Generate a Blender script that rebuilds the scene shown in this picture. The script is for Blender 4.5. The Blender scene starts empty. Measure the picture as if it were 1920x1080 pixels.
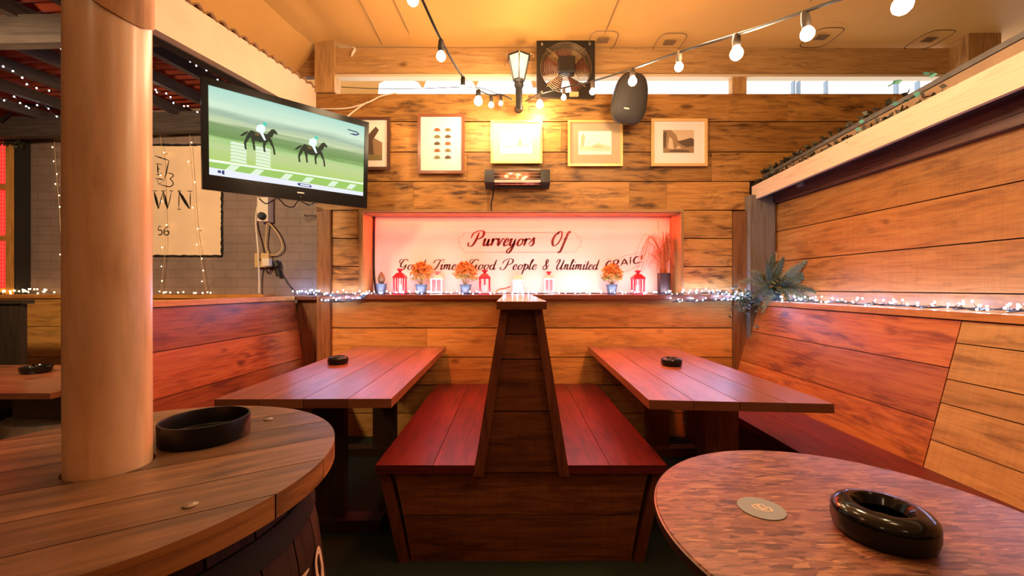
import bpy, math, random
from mathutils import Vector, Matrix
random.seed(7)
R = math.radians
scene = bpy.context.scene
C = scene.collection

# ---------------------------------------------------------------- camera, world, lights, exposure
F = 770.0; CX = 960.0; CY = 538.0; EYE = 1.25
cam = bpy.data.objects.new('camera', bpy.data.cameras.new('camera')); C.objects.link(cam)
cam.location = (0, 0, EYE); cam.rotation_euler = (R(90), 0, 0)
cam.data.sensor_width = 36; cam.data.lens = 36*F/1920; cam.data.shift_y = -(540-CY)/1920
cam.data.clip_start = 0.02
scene.camera = cam
vs = scene.view_settings
vs.view_transform = 'Standard'; vs.look = 'None'; vs.gamma = 1; vs.use_curve_mapping = False
vs.exposure = 0.22
scene.cycles.use_denoising = True
scene.cycles.max_bounces = 8
scene.cycles.sample_clamp_indirect = 4
world = bpy.data.worlds.new('sky'); scene.world = world; world.use_nodes = True
bg = world.node_tree.nodes['Background']; bg.inputs[0].default_value = (1.0, 0.98, 0.95, 1); bg.inputs[1].default_value = 2.2

def lamp(name, kind, loc, power, color, size=0.1, target=None, sy=None, spread=None, spot=None):
    d = bpy.data.lights.new(name, kind); d.energy = power; d.color = color
    if kind == 'AREA':
        d.size = size
        if sy: d.shape = 'RECTANGLE'; d.size_y = sy
        if spread: d.spread = R(spread)
    else:
        d.shadow_soft_size = size
        if kind == 'SPOT': d.spot_size = R(spot or 90); d.spot_blend = 0.8
    o = bpy.data.objects.new(name, d); C.objects.link(o); o.location = loc
    if target: o.rotation_euler = (Vector(target)-Vector(loc)).to_track_quat('-Z', 'Y').to_euler()
    return o
WARM = (1.0, 0.68, 0.37)
# added warm fill points overhead, before and behind the camera, with no bulbs built
for k, (x, y, z, p) in enumerate([(-1.0, 1.0, 2.75, 10), (1.2, 0.8, 2.75, 12), (-0.9, -0.9, 2.6, 8), (1.1, -0.9, 2.6, 5), (0.05, 1.7, 2.6, 14),
                                  (0.1, 2.8, 2.55, 12), (0.95, 1.9, 2.5, 32), (-0.8, 2.7, 2.6, 14)]):
    lamp('fill_lamp', 'POINT', (x, y, z), p, WARM, 0.12)
lamp('lean_to_fill', 'SPOT', (-2.5, 1.4, 2.25), 170, WARM, 0.1, (-2.75, 3.7, 1.40), spot=118)  # added spot that brightens the brick wall and its sign
# red LED strip at the niche top; added pinkish fill at its bottom edge
lamp('niche_light', 'AREA', (0.08, 3.60, 1.868), 20, (1.0, 0.05, 0.02), 2.6, (0.08, 3.62, 1.2), 0.02)
lamp('niche_light', 'AREA', (0.08, 3.45, 1.20), 5, (1.0, 0.74, 0.66), 2.6, (0.08, 3.68, 1.60), 0.02)
# infrared heater on the back wall, then added red spots over the booths
RED = (1.0, 0.14, 0.05)
lamp('red_glow', 'AREA', (0.04, 3.24, 2.04), 16, RED, 0.45, (0.04, 1.8, 0.6), 0.06, spread=110)
lamp('red_glow', 'SPOT', (-0.80, 2.3, 2.7), 100, RED, 0.08, (-0.80, 3.15, 0.7), spot=62)
lamp('red_glow', 'SPOT', (1.1, 2.3, 2.7), 100, RED, 0.08, (1.0, 3.15, 0.7), spot=62)
lamp('red_glow', 'SPOT', (-0.80, 1.9, 2.6), 60, RED, 0.08, (-1.95, 2.8, 0.8), spot=60)
lamp('red_glow', 'SPOT', (1.0, 1.9, 2.6), 25, RED, 0.08, (1.95, 2.9, 0.8), spot=60)

# ---------------------------------------------------------------- helpers
def at(px, py, d):
    return Vector(((px-CX)*d/F, d, EYE+(CY-py)*d/F))
def wx(px, d): return (px-CX)*d/F
def wz(py, d): return EYE+(CY-py)*d/F

class MB:
    def __init__(s): s.v=[]; s.f=[]; s.uv=[]; s.t=[]; s.m=[]; s.sm=[]
    def face(s, pts, uvs=None, tint=0.5, mat=0, smooth=False):
        b=len(s.v); s.v += [Vector(p) for p in pts]; s.f.append(tuple(range(b, b+len(pts))))
        s.uv.append(uvs or [(0,0)]*len(pts)); s.t.append(tint); s.m.append(mat); s.sm.append(smooth)
    def grid(s, rows, mat=0, smooth=True, tint=0.5, closeu=False, closev=False, uvscale=None):
        # rows: list of lists of points, shared vertices
        b=len(s.v); n=len(rows); m=len(rows[0])
        for r in rows: s.v += [Vector(p) for p in r]
        for i in range(n if closeu else n-1):
            for j in range(m if closev else m-1):
                a=(i, j); bb=(i, (j+1)%m); c=((i+1)%n, (j+1)%m); d=((i+1)%n, j)
                s.f.append(tuple(b+q[0]*m+q[1] for q in (a,bb,c,d)))
                us,vs_ = uvscale or (1.0/max(1,n-1), 1.0/max(1,m-1))
                s.uv.append([(i*us, j*vs_), (i*us,(j+1)*vs_), ((i+1)*us,(j+1)*vs_), ((i+1)*us, j*vs_)])
                s.t.append(tint); s.m.append(mat); s.sm.append(smooth)
    def slab(s, o, u, v, n, lu, lv, t, mat=0, tint=None):
        """box: corner o, axes u (grain, length lu), v (width lv), n (thickness t)"""
        o=Vector(o); u=Vector(u).normalized()*lu; v=Vector(v).normalized()*lv; n=Vector(n).normalized()*t
        tint = random.random() if tint is None else tint
        ou=random.uniform(0,50); ov=random.uniform(0,50)
        P=lambda a,b,c: o+u*a+v*b+n*c
        def q(pts, dims):
            s.face(pts, [(ou+d[0], ov+d[1]) for d in dims], tint, mat)
        flip = u.cross(v).dot(n) < 0
        def add(c, uvs):
            pts=[P(*k) for k in c]
            if flip: pts=pts[::-1]; uvs=uvs[::-1]
            q(pts, uvs)
        add([(0,0,1),(1,0,1),(1,1,1),(0,1,1)], [(0,0),(lu,0),(lu,lv),(0,lv)])
        add([(0,1,0),(1,1,0),(1,0,0),(0,0,0)], [(0,lv+.3),(lu,lv+.3),(lu,.3),(0,.3)])
        add([(0,0,0),(1,0,0),(1,0,1),(0,0,1)], [(0,-t),(lu,-t),(lu,0),(0,0)])
        add([(0,1,1),(1,1,1),(1,1,0),(0,1,0)], [(0,lv),(lu,lv),(lu,lv+t),(0,lv+t)])
        add([(0,0,0),(0,0,1),(0,1,1),(0,1,0)], [(0,0),(t*.3,0),(t*.3,lv),(0,lv)])
        add([(1,1,0),(1,1,1),(1,0,1),(1,0,0)], [(lu,lv),(lu+t*.3,lv),(lu+t*.3,0),(lu,0)])
    def box(s, x0,x1,y0,y1,z0,z1, grain=0, mat=0, tint=None):
        d=[x1-x0,y1-y0,z1-z0]; ax=[(1,0,0),(0,1,0),(0,0,1)]
        k=[grain,(grain+1)%3,(grain+2)%3]
        s.slab((x0,y0,z0), ax[k[0]], ax[k[1]], ax[k[2]], d[k[0]], d[k[1]], d[k[2]], mat, tint)
    def bar(s, a, b, w, h, up=(0,0,1), mat=0, tint=None):
        a=Vector(a); b=Vector(b); u=(b-a); L=u.length; u.normalize()
        side=u.cross(Vector(up)).normalized(); v=side; n=side.cross(u).normalized()
        s.slab(a-v*w/2-n*h/2, u, v, n, L, w, h, mat, tint)
    def hexa(s, pts8, mat=0, tint=None, grain=None):
        """8 corners: bottom 4 ccw, top 4 ccw"""
        tint = random.random() if tint is None else tint
        P=[Vector(p) for p in pts8]; ou=random.uniform(0,50); ov=random.uniform(0,50)
        for idx in ((3,2,1,0),(4,5,6,7),(0,1,5,4),(1,2,6,5),(2,3,7,6),(3,0,4,7)):
            pts=[P[i] for i in idx]
            e1=pts[1]-pts[0]; e2=pts[3]-pts[0]
            if grain is not None:
                g=Vector(grain).normalized(); nn=e1.cross(e2).normalized(); w=nn.cross(g)
                uvs=[(ou+(p-pts[0]).dot(g), ov+(p-pts[0]).dot(w)) for p in pts]
            else:
                a,b=e1.length,e2.length
                uvs=[(ou,ov),(ou+a,ov),(ou+a,ov+b),(ou,ov+b)] if a>=b else [(ou,ov),(ou,ov+a),(ou+b,ov+a),(ou+b,ov)]
            s.face(pts, uvs, tint, mat)
    def tube(s, pts, r, seg=6, mat=0, smooth_path=0, closed=False, tint=0.5):
        pts=[Vector(p) for p in pts]
        if smooth_path: pts=catmull(pts, smooth_path, closed)
        n=len(pts); rr = r if callable(r) else (lambda t: r)
        rows=[]; ref=None
        for i,p in enumerate(pts):
            if closed: tg=(pts[(i+1)%n]-pts[i-1])
            else: tg=(pts[min(i+1,n-1)]-pts[max(i-1,0)])
            if tg.length<1e-9: tg=Vector((0,0,1))
            tg.normalize()
            if ref is None:
                ref = Vector((0,0,1)) if abs(tg.z)<.9 else Vector((1,0,0))
                ref=(ref-tg*ref.dot(tg)).normalized()
            else:
                ref=(ref-tg*ref.dot(tg))
                ref = ref.normalized() if ref.length>1e-6 else tg.orthogonal().normalized()
            b=tg.cross(ref); q=rr(i/max(1,n-1))
            rows.append([p+ref*math.cos(2*math.pi*k/seg)*q+b*math.sin(2*math.pi*k/seg)*q for k in range(seg)])
        L=sum((pts[i+1]-pts[i]).length for i in range(n-1))/max(1,n-1)
        s.grid(rows, mat, True, tint, closeu=closed, closev=True, uvscale=(L, 2*math.pi*rr(.5)/seg))
        if not closed:
            s.face(rows[0][::-1], None, tint, mat); s.face(rows[-1], None, tint, mat)
    def lathe(s, c, prof, seg=24, mat=0, axis='z', caps=True, tint=0.5, smooth=True, frame=None):
        c=Vector(c)
        if frame: X,Y,Z=[Vector(q) for q in frame]
        else: X,Y,Z=Vector((1,0,0)),Vector((0,1,0)),Vector((0,0,1))
        rows=[[c+X*(r*math.cos(2*math.pi*k/seg))+Y*(r*math.sin(2*math.pi*k/seg))+Z*h for k in range(seg)] for r,h in prof]
        s.grid(rows, mat, smooth, tint, closev=True, uvscale=(.05, 2*math.pi*max(p[0] for p in prof)/seg))
        if caps:
            if prof[0][0]>1e-5: s.face(rows[0][::-1], None, tint, mat)
            if prof[-1][0]>1e-5: s.face(rows[-1], None, tint, mat)
    def ball(s, c, r, seg=10, rings=6, mat=0, squash=1.0):
        s.lathe(c, [(max(1e-6, r*math.sin(math.pi*i/rings)), -r*squash*math.cos(math.pi*i/rings)) for i in range(rings+1)], seg, mat, caps=False)
    def build(s, name, mat, parent=None, bevel=0.0, sharp=40, kind=None, thick=0):
        off = Vector((0,0,0))
        p = parent
        while p is not None: off = off + p.location; p = p.parent
        me=bpy.data.meshes.new(name)
        me.from_pydata([tuple(v-off) for v in s.v], [], s.f)
        ul=me.uv_layers.new(name='UVMap')
        flat=[c for f in s.uv for uv in f for c in uv]
        ul.data.foreach_set('uv', flat)
        at_=me.attributes.new('tint','FLOAT','FACE'); at_.data.foreach_set('value', s.t)
        me.polygons.foreach_set('material_index', s.m)
        me.polygons.foreach_set('use_smooth', s.sm)
        for m_ in (mat if isinstance(mat,(list,tuple)) else [mat]): me.materials.append(m_)
        me.update()
        if any(s.sm): me.set_sharp_from_angle(angle=R(sharp))
        o=bpy.data.objects.new(name, me); C.objects.link(o)
        if parent is not None: o.parent=parent
        if bevel:
            b=o.modifiers.new('bevel','BEVEL'); b.width=bevel; b.segments=2; b.limit_method='ANGLE'; b.angle_limit=R(50)
        if thick:
            b=o.modifiers.new('solid','SOLIDIFY'); b.thickness=thick; b.offset=0
        if kind: o['kind']=kind
        return o

def catmull(P, n=6, closed=False):
    out=[]; m=len(P)
    for i in range(m if closed else m-1):
        if closed: p0,p1,p2,p3=P[i-1],P[i],P[(i+1)%m],P[(i+2)%m]
        else: p0,p1,p2,p3=P[max(i-1,0)],P[i],P[i+1],P[min(i+2,m-1)]
        for k in range(n):
            t=k/n; out.append(.5*((2*p1)+(p2-p0)*t+(2*p0-5*p1+4*p2-p3)*t*t+(3*p1-p0-3*p2+p3)*t**3))
    if not closed: out.append(P[-1])
    return out

def tag(o, label, cat, group=None, kind=None):
    o['label']=label; o['category']=cat
    if group: o['group']=group
    if kind: o['kind']=kind
    return o
def thing(name, label, cat, loc=(0,0,0), group=None):
    o=bpy.data.objects.new(name, None); C.objects.link(o); o.location=loc; o.empty_display_size=.05
    return tag(o,label,cat,group)
def copy_tree(o, parent=None):
    c=o.copy(); C.objects.link(c)
    if parent is not None: c.parent=parent
    for ch in list(o.children): copy_tree(ch, c)
    return c

# ---------------------------------------------------------------- materials
def nt(name):
    m=bpy.data.materials.new(name); m.use_nodes=True
    t=m.node_tree; b=t.nodes['Principled BSDF']
    return m,t,b
def N(t, typ, **kw):
    n=t.nodes.new(typ)
    for k,v in kw.items():
        if k.startswith('i_'):
            key=k[2:]; key=int(key) if key.isdigit() else key.replace('_',' ')
            n.inputs[key].default_value=v
        else: setattr(n,k,v)
    return n
def ramp(t, stops):
    n=t.nodes.new('ShaderNodeValToRGB'); e=n.color_ramp.elements
    while len(e)<len(stops): e.new(.5)
    for k,(p,c) in enumerate(stops): e[k].position=p; e[k].color=(c,c,c,1) if isinstance(c,(int,float)) else (*c,1)
    return n
def mix(t, a, b, fac, mode='MIX'):
    n=t.nodes.new('ShaderNodeMix'); n.data_type='RGBA'; n.blend_type=mode
    for sock,val in ((n.inputs[0],fac),(n.inputs[6],a),(n.inputs[7],b)):
        if hasattr(val,'links'): t.links.new(val,sock)
        elif isinstance(val,(int,float)): sock.default_value=val
        else: sock.default_value=(*val,1)
    return n.outputs[2]
def plain(name, col, rough=.5, metal=0, spec=.5, emit=None, es=0, noise=0, nscale=20, alpha=None, transmission=0, coat=0):
    m,t,b=nt(name); b.inputs['Base Color'].default_value=(*col,1); b.inputs['Roughness'].default_value=rough
    b.inputs['Metallic'].default_value=metal; b.inputs['Specular IOR Level'].default_value=spec
    if coat: b.inputs['Coat Weight'].default_value=coat; b.inputs['Coat Roughness'].default_value=.1
    if emit: b.inputs['Emission Color'].default_value=(*emit,1); b.inputs['Emission Strength'].default_value=es
    if transmission: b.inputs['Transmission Weight'].default_value=transmission
    if noise:
        co=N(t,'ShaderNodeTexCoord'); n=N(t,'ShaderNodeTexNoise', i_Scale=nscale, i_Detail=4.0)
        t.links.new(co.outputs['Object'],n.inputs['Vector'])
        rp=ramp(t,[(.3,tuple(c*(1-noise) for c in col)),(.7,tuple(min(1,c*(1+noise)) for c in col))])
        t.links.new(n.outputs['Fac'],rp.inputs['Fac']); t.links.new(rp.outputs['Color'],b.inputs['Base Color'])
        bp=N(t,'ShaderNodeBump', i_Strength=.15); t.links.new(n.outputs['Fac'],bp.inputs['Height']); t.links.new(bp.outputs['Normal'],b.inputs['Normal'])
    return m
def wood(name, light, mid, dark, burn=.5, rough=.55, grain=1.0, knots=1.0, saw=0.0, burncol=(.05,.02,.01), tintamt=.45, spec=.35, bump=.25, coat=0):
    m,t,b=nt(name); L=t.links.new
    uv=N(t,'ShaderNodeUVMap', uv_map='UVMap')
    def mp(sx,sy):
        q=N(t,'ShaderNodeMapping'); q.inputs['Scale'].default_value=(sx,sy,1); L(uv.outputs[0],q.inputs[0]); return q.outputs[0]
    def noise(v,sc,det=5,dist=0,rough_=.6):
        q=N(t,'ShaderNodeTexNoise', i_Scale=sc, i_Detail=float(det), i_Distortion=float(dist), i_Roughness=rough_); L(v,q.inputs['Vector']); return q.outputs['Fac']
    g1=noise(mp(.8,10*grain),3.0,6,1.6)          # long fibres
    g2=noise(mp(.7,4.5),2.0,4,.6)                 # broad tone
    base=ramp(t,[(.34,dark),(.46,mid),(.62,light)]); L(g1,base.inputs['Fac'])
    tone=ramp(t,[(.3,mid),(.7,light)]); L(g2,tone.inputs['Fac'])
    col=mix(t,base.outputs['Color'],tone.outputs['Color'],.42)
    if knots:
        vo=N(t,'ShaderNodeTexVoronoi', i_Scale=1.0, i_Randomness=1.0); L(mp(2.2,6.5),vo.inputs['Vector'])
        kr=ramp(t,[(.03,1.0),(.10,.75),(.17,0.0)]); L(vo.outputs['Distance'],kr.inputs['Fac'])
        kn=noise(mp(1,1),3.0,2); kk=ramp(t,[(.48,0.0),(.56,1.0)]); L(kn,kk.inputs['Fac'])
        mm=N(t,'ShaderNodeMath',operation='MULTIPLY'); L(kr.outputs['Color'],mm.inputs[0]); L(kk.outputs['Color'],mm.inputs[1])
        m2=N(t,'ShaderNodeMath',operation='MULTIPLY'); L(mm.outputs[0],m2.inputs[0]); m2.inputs[1].default_value=knots*.85
        col=mix(t,col,tuple(c*.45 for c in dark),m2.outputs[0])
    if burn:
        bn=noise(mp(1.3,4.2),1.5,5,1.0,.62); br=ramp(t,[(.47,0.0),(.62,1.0)]); L(bn,br.inputs['Fac'])
        bn2=noise(mp(2.6,17),2.0,5,.5); b2=ramp(t,[(.40,.12),(.60,1.0)]); L(bn2,b2.inputs['Fac'])
        mm=N(t,'ShaderNodeMath',operation='MULTIPLY'); L(br.outputs['Color'],mm.inputs[0]); L(b2.outputs['Color'],mm.inputs[1])
        m2=N(t,'ShaderNodeMath',operation='MULTIPLY'); L(mm.outputs[0],m2.inputs[0]); m2.inputs[1].default_value=burn
        col=mix(t,col,burncol,m2.outputs[0])
    if saw:
        sn=noise(mp(55,2),1.0,2,1.5); sr=ramp(t,[(.4,.72),(.55,1.0)]); L(sn,sr.inputs['Fac'])
        col=mix(t,col,sr.outputs['Color'],saw,'MULTIPLY')
    a=N(t,'ShaderNodeAttribute', attribute_name='tint')
    tr=ramp(t,[(0,1-tintamt),(1,1+0*tintamt)]); L(a.outputs['Fac'],tr.inputs['Fac'])
    col=mix(t,col,tr.outputs['Color'],1.0,'MULTIPLY')
    L(col,b.inputs['Base Color'])
    b.inputs['Roughness'].default_value=rough; b.inputs['Specular IOR Level'].default_value=spec
    if coat: b.inputs['Coat Weight'].default_value=coat; b.inputs['Coat Roughness'].default_value=.25
    bp=N(t,'ShaderNodeBump', i_Strength=bump, i_Distance=.004); L(g1,bp.inputs['Height']); L(bp.outputs['Normal'],b.inputs['Normal'])
    return m
def glow(name, col, s, back=None):
    m,t,b=nt(name); b.inputs['Base Color'].default_value=(*[min(1,c)*.5 for c in col],1); b.inputs['Emission Color'].default_value=(*col,1); b.inputs['Emission Strength'].default_value=s
    return m
def translucent(name, col, frac, rough=.6, tcol=None, noise=.15, nscale=2.0):
    m,t,b=nt(name); L=t.links.new
    b.inputs['Roughness'].default_value=rough; b.inputs['Specular IOR Level'].default_value=.15
    co=N(t,'ShaderNodeTexCoord'); n=N(t,'ShaderNodeTexNoise', i_Scale=nscale, i_Detail=5.0); L(co.outputs['Object'],n.inputs['Vector'])
    rp=ramp(t,[(.3,tuple(c*(1-noise) for c in col)),(.7,tuple(min(1,c*(1+noise)) for c in col))]); L(n.outputs['Fac'],rp.inputs['Fac']); L(rp.outputs['Color'],b.inputs['Base Color'])
    tr=N(t,'ShaderNodeBsdfTranslucent'); tr.inputs[0].default_value=(*(tcol or col),1)
    ms=N(t,'ShaderNodeMixShader'); ms.inputs[0].default_value=frac
    L(b.outputs[0],ms.inputs[1]); L(tr.outputs[0],ms.inputs[2]); L(ms.outputs[0],t.nodes['Material Output'].inputs['Surface'])
    return m

M={}
M['wall']=wood('scorched pine', (.68,.34,.09),(.50,.215,.048),(.22,.08,.02), burn=.95, rough=.5, burncol=(.07,.028,.01))
M['lower']=wood('varnished pine', (.80,.42,.115),(.66,.30,.07),(.36,.14,.033), burn=.4, rough=.45)
M['right']=wood('amber pine', (.68,.31,.08),(.55,.215,.048),(.30,.10,.022), burn=.5, rough=.42, saw=.25, burncol=(.10,.03,.012))
M['pale']=wood('new pine', (.64,.37,.14),(.54,.28,.09),(.30,.14,.04), burn=.5, rough=.6, burncol=(.12,.05,.02), saw=.3)
M['post']=wood('brown post', (.30,.13,.04),(.22,.085,.025),(.10,.035,.012), burn=.3, rough=.55)
M['backrest']=wood('red stained boards', (.54,.16,.045),(.40,.085,.026),(.17,.028,.012), burn=.7, rough=.42, burncol=(.10,.013,.014), coat=.06)
M['backrest_red']=M['backrest']
M['backrest']=wood('orange red boards', (.64,.235,.055),(.50,.135,.032),(.22,.04,.013), burn=.8, rough=.42, burncol=(.12,.022,.014), coat=.06)
M['capwood']=wood('glossy cap wood', (.24,.07,.028),(.17,.045,.018),(.08,.02,.009), burn=.3, rough=.22, coat=.6, spec=.6)
M['bench']=wood('dark red boards', (.19,.022,.018),(.125,.012,.011),(.05,.006,.005), burn=.7, rough=.38, burncol=(.035,.010,.007), coat=.12)
M['divider']=wood('brown boards', (.36,.12,.032),(.24,.065,.018),(.08,.02,.008), burn=.6, rough=.5, saw=.4, burncol=(.03,.01,.006))
M['trim']=wood('brown frame', (.26,.075,.028),(.19,.05,.018),(.09,.022,.009), burn=.3, rough=.45)
M['table']=wood('stained table boards', (.36,.135,.062),(.26,.085,.04),(.115,.038,.018), burn=.6, rough=.34, burncol=(.09,.028,.02), coat=.2, spec=.45)
M['tableedge']=M['table']
M['dark']=plain('dark timber', (.012,.008,.006), .8)
M['black']=plain('black plastic', (.012,.011,.011), .35)
M['gloss']=plain('glossy black', (.006,.006,.006), .14, spec=.3, coat=.12)
M['tvblack']=plain('television black', (.006,.006,.006), .22, spec=.2)
M['ash']=plain('black melamine', (.007,.006,.006), .35, spec=.25)
# ---------------------------------------------------------------- setting
D0=3.42
def planks(mb, X0, X1, zs, joints, mat=0, y=D0, t=.028, gap=.008):
    for i in range(len(zs)-1):
        xs=[X0]+[j for j in joints.get(i,[]) if X0<j<X1]+[X1]
        for a,b in zip(xs,xs[1:]):
            mb.slab((a+.0008, y+t, zs[i+1]+gap/2), (1,0,0),(0,0,1),(0,-1,0), b-a-.0016, zs[i]-zs[i+1]-gap, t-random.uniform(0,.003), mat)
rowsU=[wz(y,D0) for y in (175,228,285,340,394)]
rowsS=[wz(y,D0) for y in (394,447,500,555)]
rowsL=[wz(y,D0) for y in (560,615,670,722,775)]+[0.0]
NX0,NX1=wx(681,D0),wx(1277,D0); NZ1=wz(397,D0); NZ0=wz(553,D0); NY=3.69
mb=MB()
planks(mb, wx(593,D0), 4.6, rowsU[:2], {0:[wx(990,D0),wx(1477,D0)]})
planks(mb, wx(593,D0), 4.6, rowsU[1:3], {0:[wx(733,D0),wx(1052,D0),wx(1330,D0)]})
planks(mb, wx(593,D0), 4.6, rowsU[2:4], {0:[wx(875,D0),wx(1335,D0)]})
planks(mb, wx(593,D0), 1.98, rowsU[3:5], {0:[wx(775,D0),wx(1180,D0),wx(1250,D0)]})
planks(mb, wx(622,D0), wx(674,D0), rowsS, {})
planks(mb, wx(1281,D0), wx(1373,D0), rowsS, {})
planks(mb, wx(622,D0), wx(1373,D0), rowsL, {0:[wx(1178,D0)],1:[wx(800,D0)],2:[wx(1130,D0)],3:[wx(760,D0)]}, mat=1)
# backing behind the boards
for x0,x1,z0,z1 in ((-1.63,4.6,NZ1,2.86),(-1.63,NX0-.02,0,NZ1),(NX1+.02,2.2,0,NZ1),(NX0-.02,NX1+.02,0,NZ0-.03)):
    mb.box(x0,x1,D0+.03,D0+.05,z0,z1,mat=2)
mb.build('wall_back',[M['wall'],M['lower'],M['dark']],bevel=.0025,kind='structure')
# niche lining
mb=MB()
mb.box(NX0-.02,NX1+.02,D0-.004,NY,NZ1,NZ1+.02)
mb.box(NX0-.02,NX0,D0-.004,NY,NZ0,NZ1,grain=2); mb.box(NX1,NX1+.02,D0-.004,NY,NZ0,NZ1,grain=2)
mb.box(wx(673,D0),NX0-.0205,D0-.008,D0+.02,NZ0,NZ1+.02,grain=2)
mb.build('trim_1',M['pale'],bevel=.003,kind='structure')
# shelf running under the niche
mb=MB(); mb.box(wx(598,D0-.04),wx(1374,D0-.04),D0-.045,NY,wz(561,D0-.045),NZ0)
mb.build('trim_2',M['trim'],bevel=.004,kind='structure')
# posts
mb=MB(); mb.box(wx(597,D0),wx(621,D0),D0-.03,D0+.06,0,wz(394,D0),grain=2,tint=.9); mb.build('trim_3',M['post'],bevel=.004,kind='structure')
mb=MB(); mb.box(wx(1374,D0),wx(1396,D0),D0-.03,D0+.03,0,wz(397,D0),grain=2,tint=.8); mb.build('trim_4',M['post'],bevel=.004,kind='structure')
M['greypost']=wood('grey post',(.26,.21,.17),(.19,.15,.12),(.09,.07,.055),burn=.3,rough=.7,burncol=(.03,.025,.02))
mb=MB(); mb.box(wx(1399,3.4),wx(1445,3.4),3.34,3.42,0,2.0,grain=2,tint=.7); mb.build('trim_5',M['greypost'],bevel=.004,kind='structure')
# brick wall on the left and wooden skirting beside the post
m,t,b=nt('painted brick'); L=t.links.new
co=N(t,'ShaderNodeTexCoord'); mpn=N(t,'ShaderNodeMapping'); mpn.inputs['Rotation'].default_value=(R(90),0,0); L(co.outputs['Object'],mpn.inputs[0])
br=N(t,'ShaderNodeTexBrick', i_Scale=1.0, i_Mortar_Size=.008, i_Mortar_Smooth=.4, i_Brick_Width=.225, i_Row_Height=.078)
br.inputs['Color1'].default_value=(.24,.165,.14,1); br.inputs['Color2'].default_value=(.255,.175,.15,1); br.inputs['Mortar'].default_value=(.215,.148,.125,1)
L(mpn.outputs[0],br.inputs['Vector'])
ns=N(t,'ShaderNodeTexNoise', i_Scale=5.0, i_Detail=6.0); L(co.outputs['Object'],ns.inputs['Vector'])
rp=ramp(t,[(.3,.78),(.65,1.08)]); L(ns.outputs['Fac'],rp.inputs['Fac'])
L(mix(t,br.outputs['Color'],rp.outputs['Color'],1.0,'MULTIPLY'),b.inputs['Base Color']); b.inputs['Roughness'].default_value=.6
bp=N(t,'ShaderNodeBump', i_Strength=.35, i_Distance=.005); bp.invert=True; L(br.outputs['Fac'],bp.inputs['Height']); L(bp.outputs['Normal'],b.inputs['Normal'])
M['brick']=m
mb=MB(); mb.box(-4.8,-1.45,3.70,3.80,0,2.86); mb.build('wall_left',M['brick'],kind='structure')
mb=MB(); mb.box(-1.905,-1.70,3.64,3.69,0,1.135,grain=2,tint=.6); mb.box(-1.695,-1.62,3.60,3.69,0,1.135,grain=2,tint=.5)
mb.build('trim_6',M['post'],bevel=.003,kind='structure')
mb=MB(); mb.box(-1.93,-1.615,3.58,3.699,1.137,1.165); mb.build('trim_7',M['trim'],bevel=.003,kind='structure')
# header over the daylight gap, with its stub posts
mb=MB(); mb.box(wx(626,3.44),wx(1812,3.42),3.42,3.50,wz(137,3.42),wz(90,3.42),tint=.75)
M['header']=wood('header timber',(.60,.36,.15),(.48,.26,.09),(.22,.10,.035),burn=.3,rough=.6,burncol=(.14,.07,.03),tintamt=.3)
mb.build('trim_8',M['header'],bevel=.003,kind='structure')
mb=MB(); mb.box(-2.2,wx(588,3.44),3.47,3.53,wz(137,3.42),wz(84,3.42),tint=.3); mb.build('trim_9',M['header'],bevel=.003,kind='structure')
mb=MB(); mb.box(wx(590,3.40),wx(627,3.40),3.40,3.52,2.865,wz(76,3.40),grain=2,tint=.9); mb.build('trim_10',M['header'],bevel=.003,kind='structure')
mb=MB(); mb.box(wx(1373,3.43),wx(1400,3.43),3.43,3.49,2.865,wz(137,3.42),grain=2,tint=.95); mb.build('trim_11',M['header'],bevel=.003,kind='structure')
mb=MB(); mb.box(wx(1811,3.3),wx(1872,3.3),3.28,3.48,2.6,wz(62,3.3),grain=2,tint=.5); mb.build('trim_12',M['header'],bevel=.003,kind='structure')
mb=MB(); mb.box(wx(626,3.44),wx(1810,3.44),3.425,3.50,wz(143,3.42),wz(138,3.42),tint=1); M['battens']=plain('pale batten',(.72,.55,.36),.6); mb.build('trim_13',M['battens'],kind='structure')

# canvas ceiling
M['canvas']=translucent('tan canvas',(.57,.285,.075),.09,.55,(.62,.29,.075),.10,1.2)
prof=[(-1.99,2.915),(-1.9,2.96),(-1.77,3.13),(-1.66,3.27),(-1.5,3.30),(-1.3,3.265),(-.8,3.25),(0,3.25),(1,3.25),(2,3.25),(2.9,3.25),(3.8,3.27),(4.7,3.28)]
xs=[]; 
for (a,za),(b_,zb) in zip(prof,prof[1:]):
    for k in range(4): xs.append((a+(b_-a)*k/4, za+(zb-za)*k/4))
xs.append(prof[-1])
rows=[]
for j in range(45):
    y=3.56-j*.125
    r=[]
    for i,(x,z) in enumerate(xs):
        sl=.132*(3.4-y) if x<-1.3 else .132*(3.4-y)*max(0,(1-(x+1.3)/.6))
        dz=.012*math.sin(x*4.1+y*1.7)+.010*math.sin(x*1.3-y*3.3)+ (.02*(3.56-y) if x>-1.5 else -.04*max(0,(3.4-y)))
        r.append((x-max(0,sl), y, z+dz*(0.2 if j<3 else 1)))
    rows.append(r)
mb=MB(); mb.grid(rows,smooth=True); ceiling=mb.build('ceiling',M['canvas'],kind='structure')
def canvas_z(x,y): return 3.25+.02*(3.56-y)
M['seam']=plain('canvas seam',(.20,.11,.045),.7)
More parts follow.
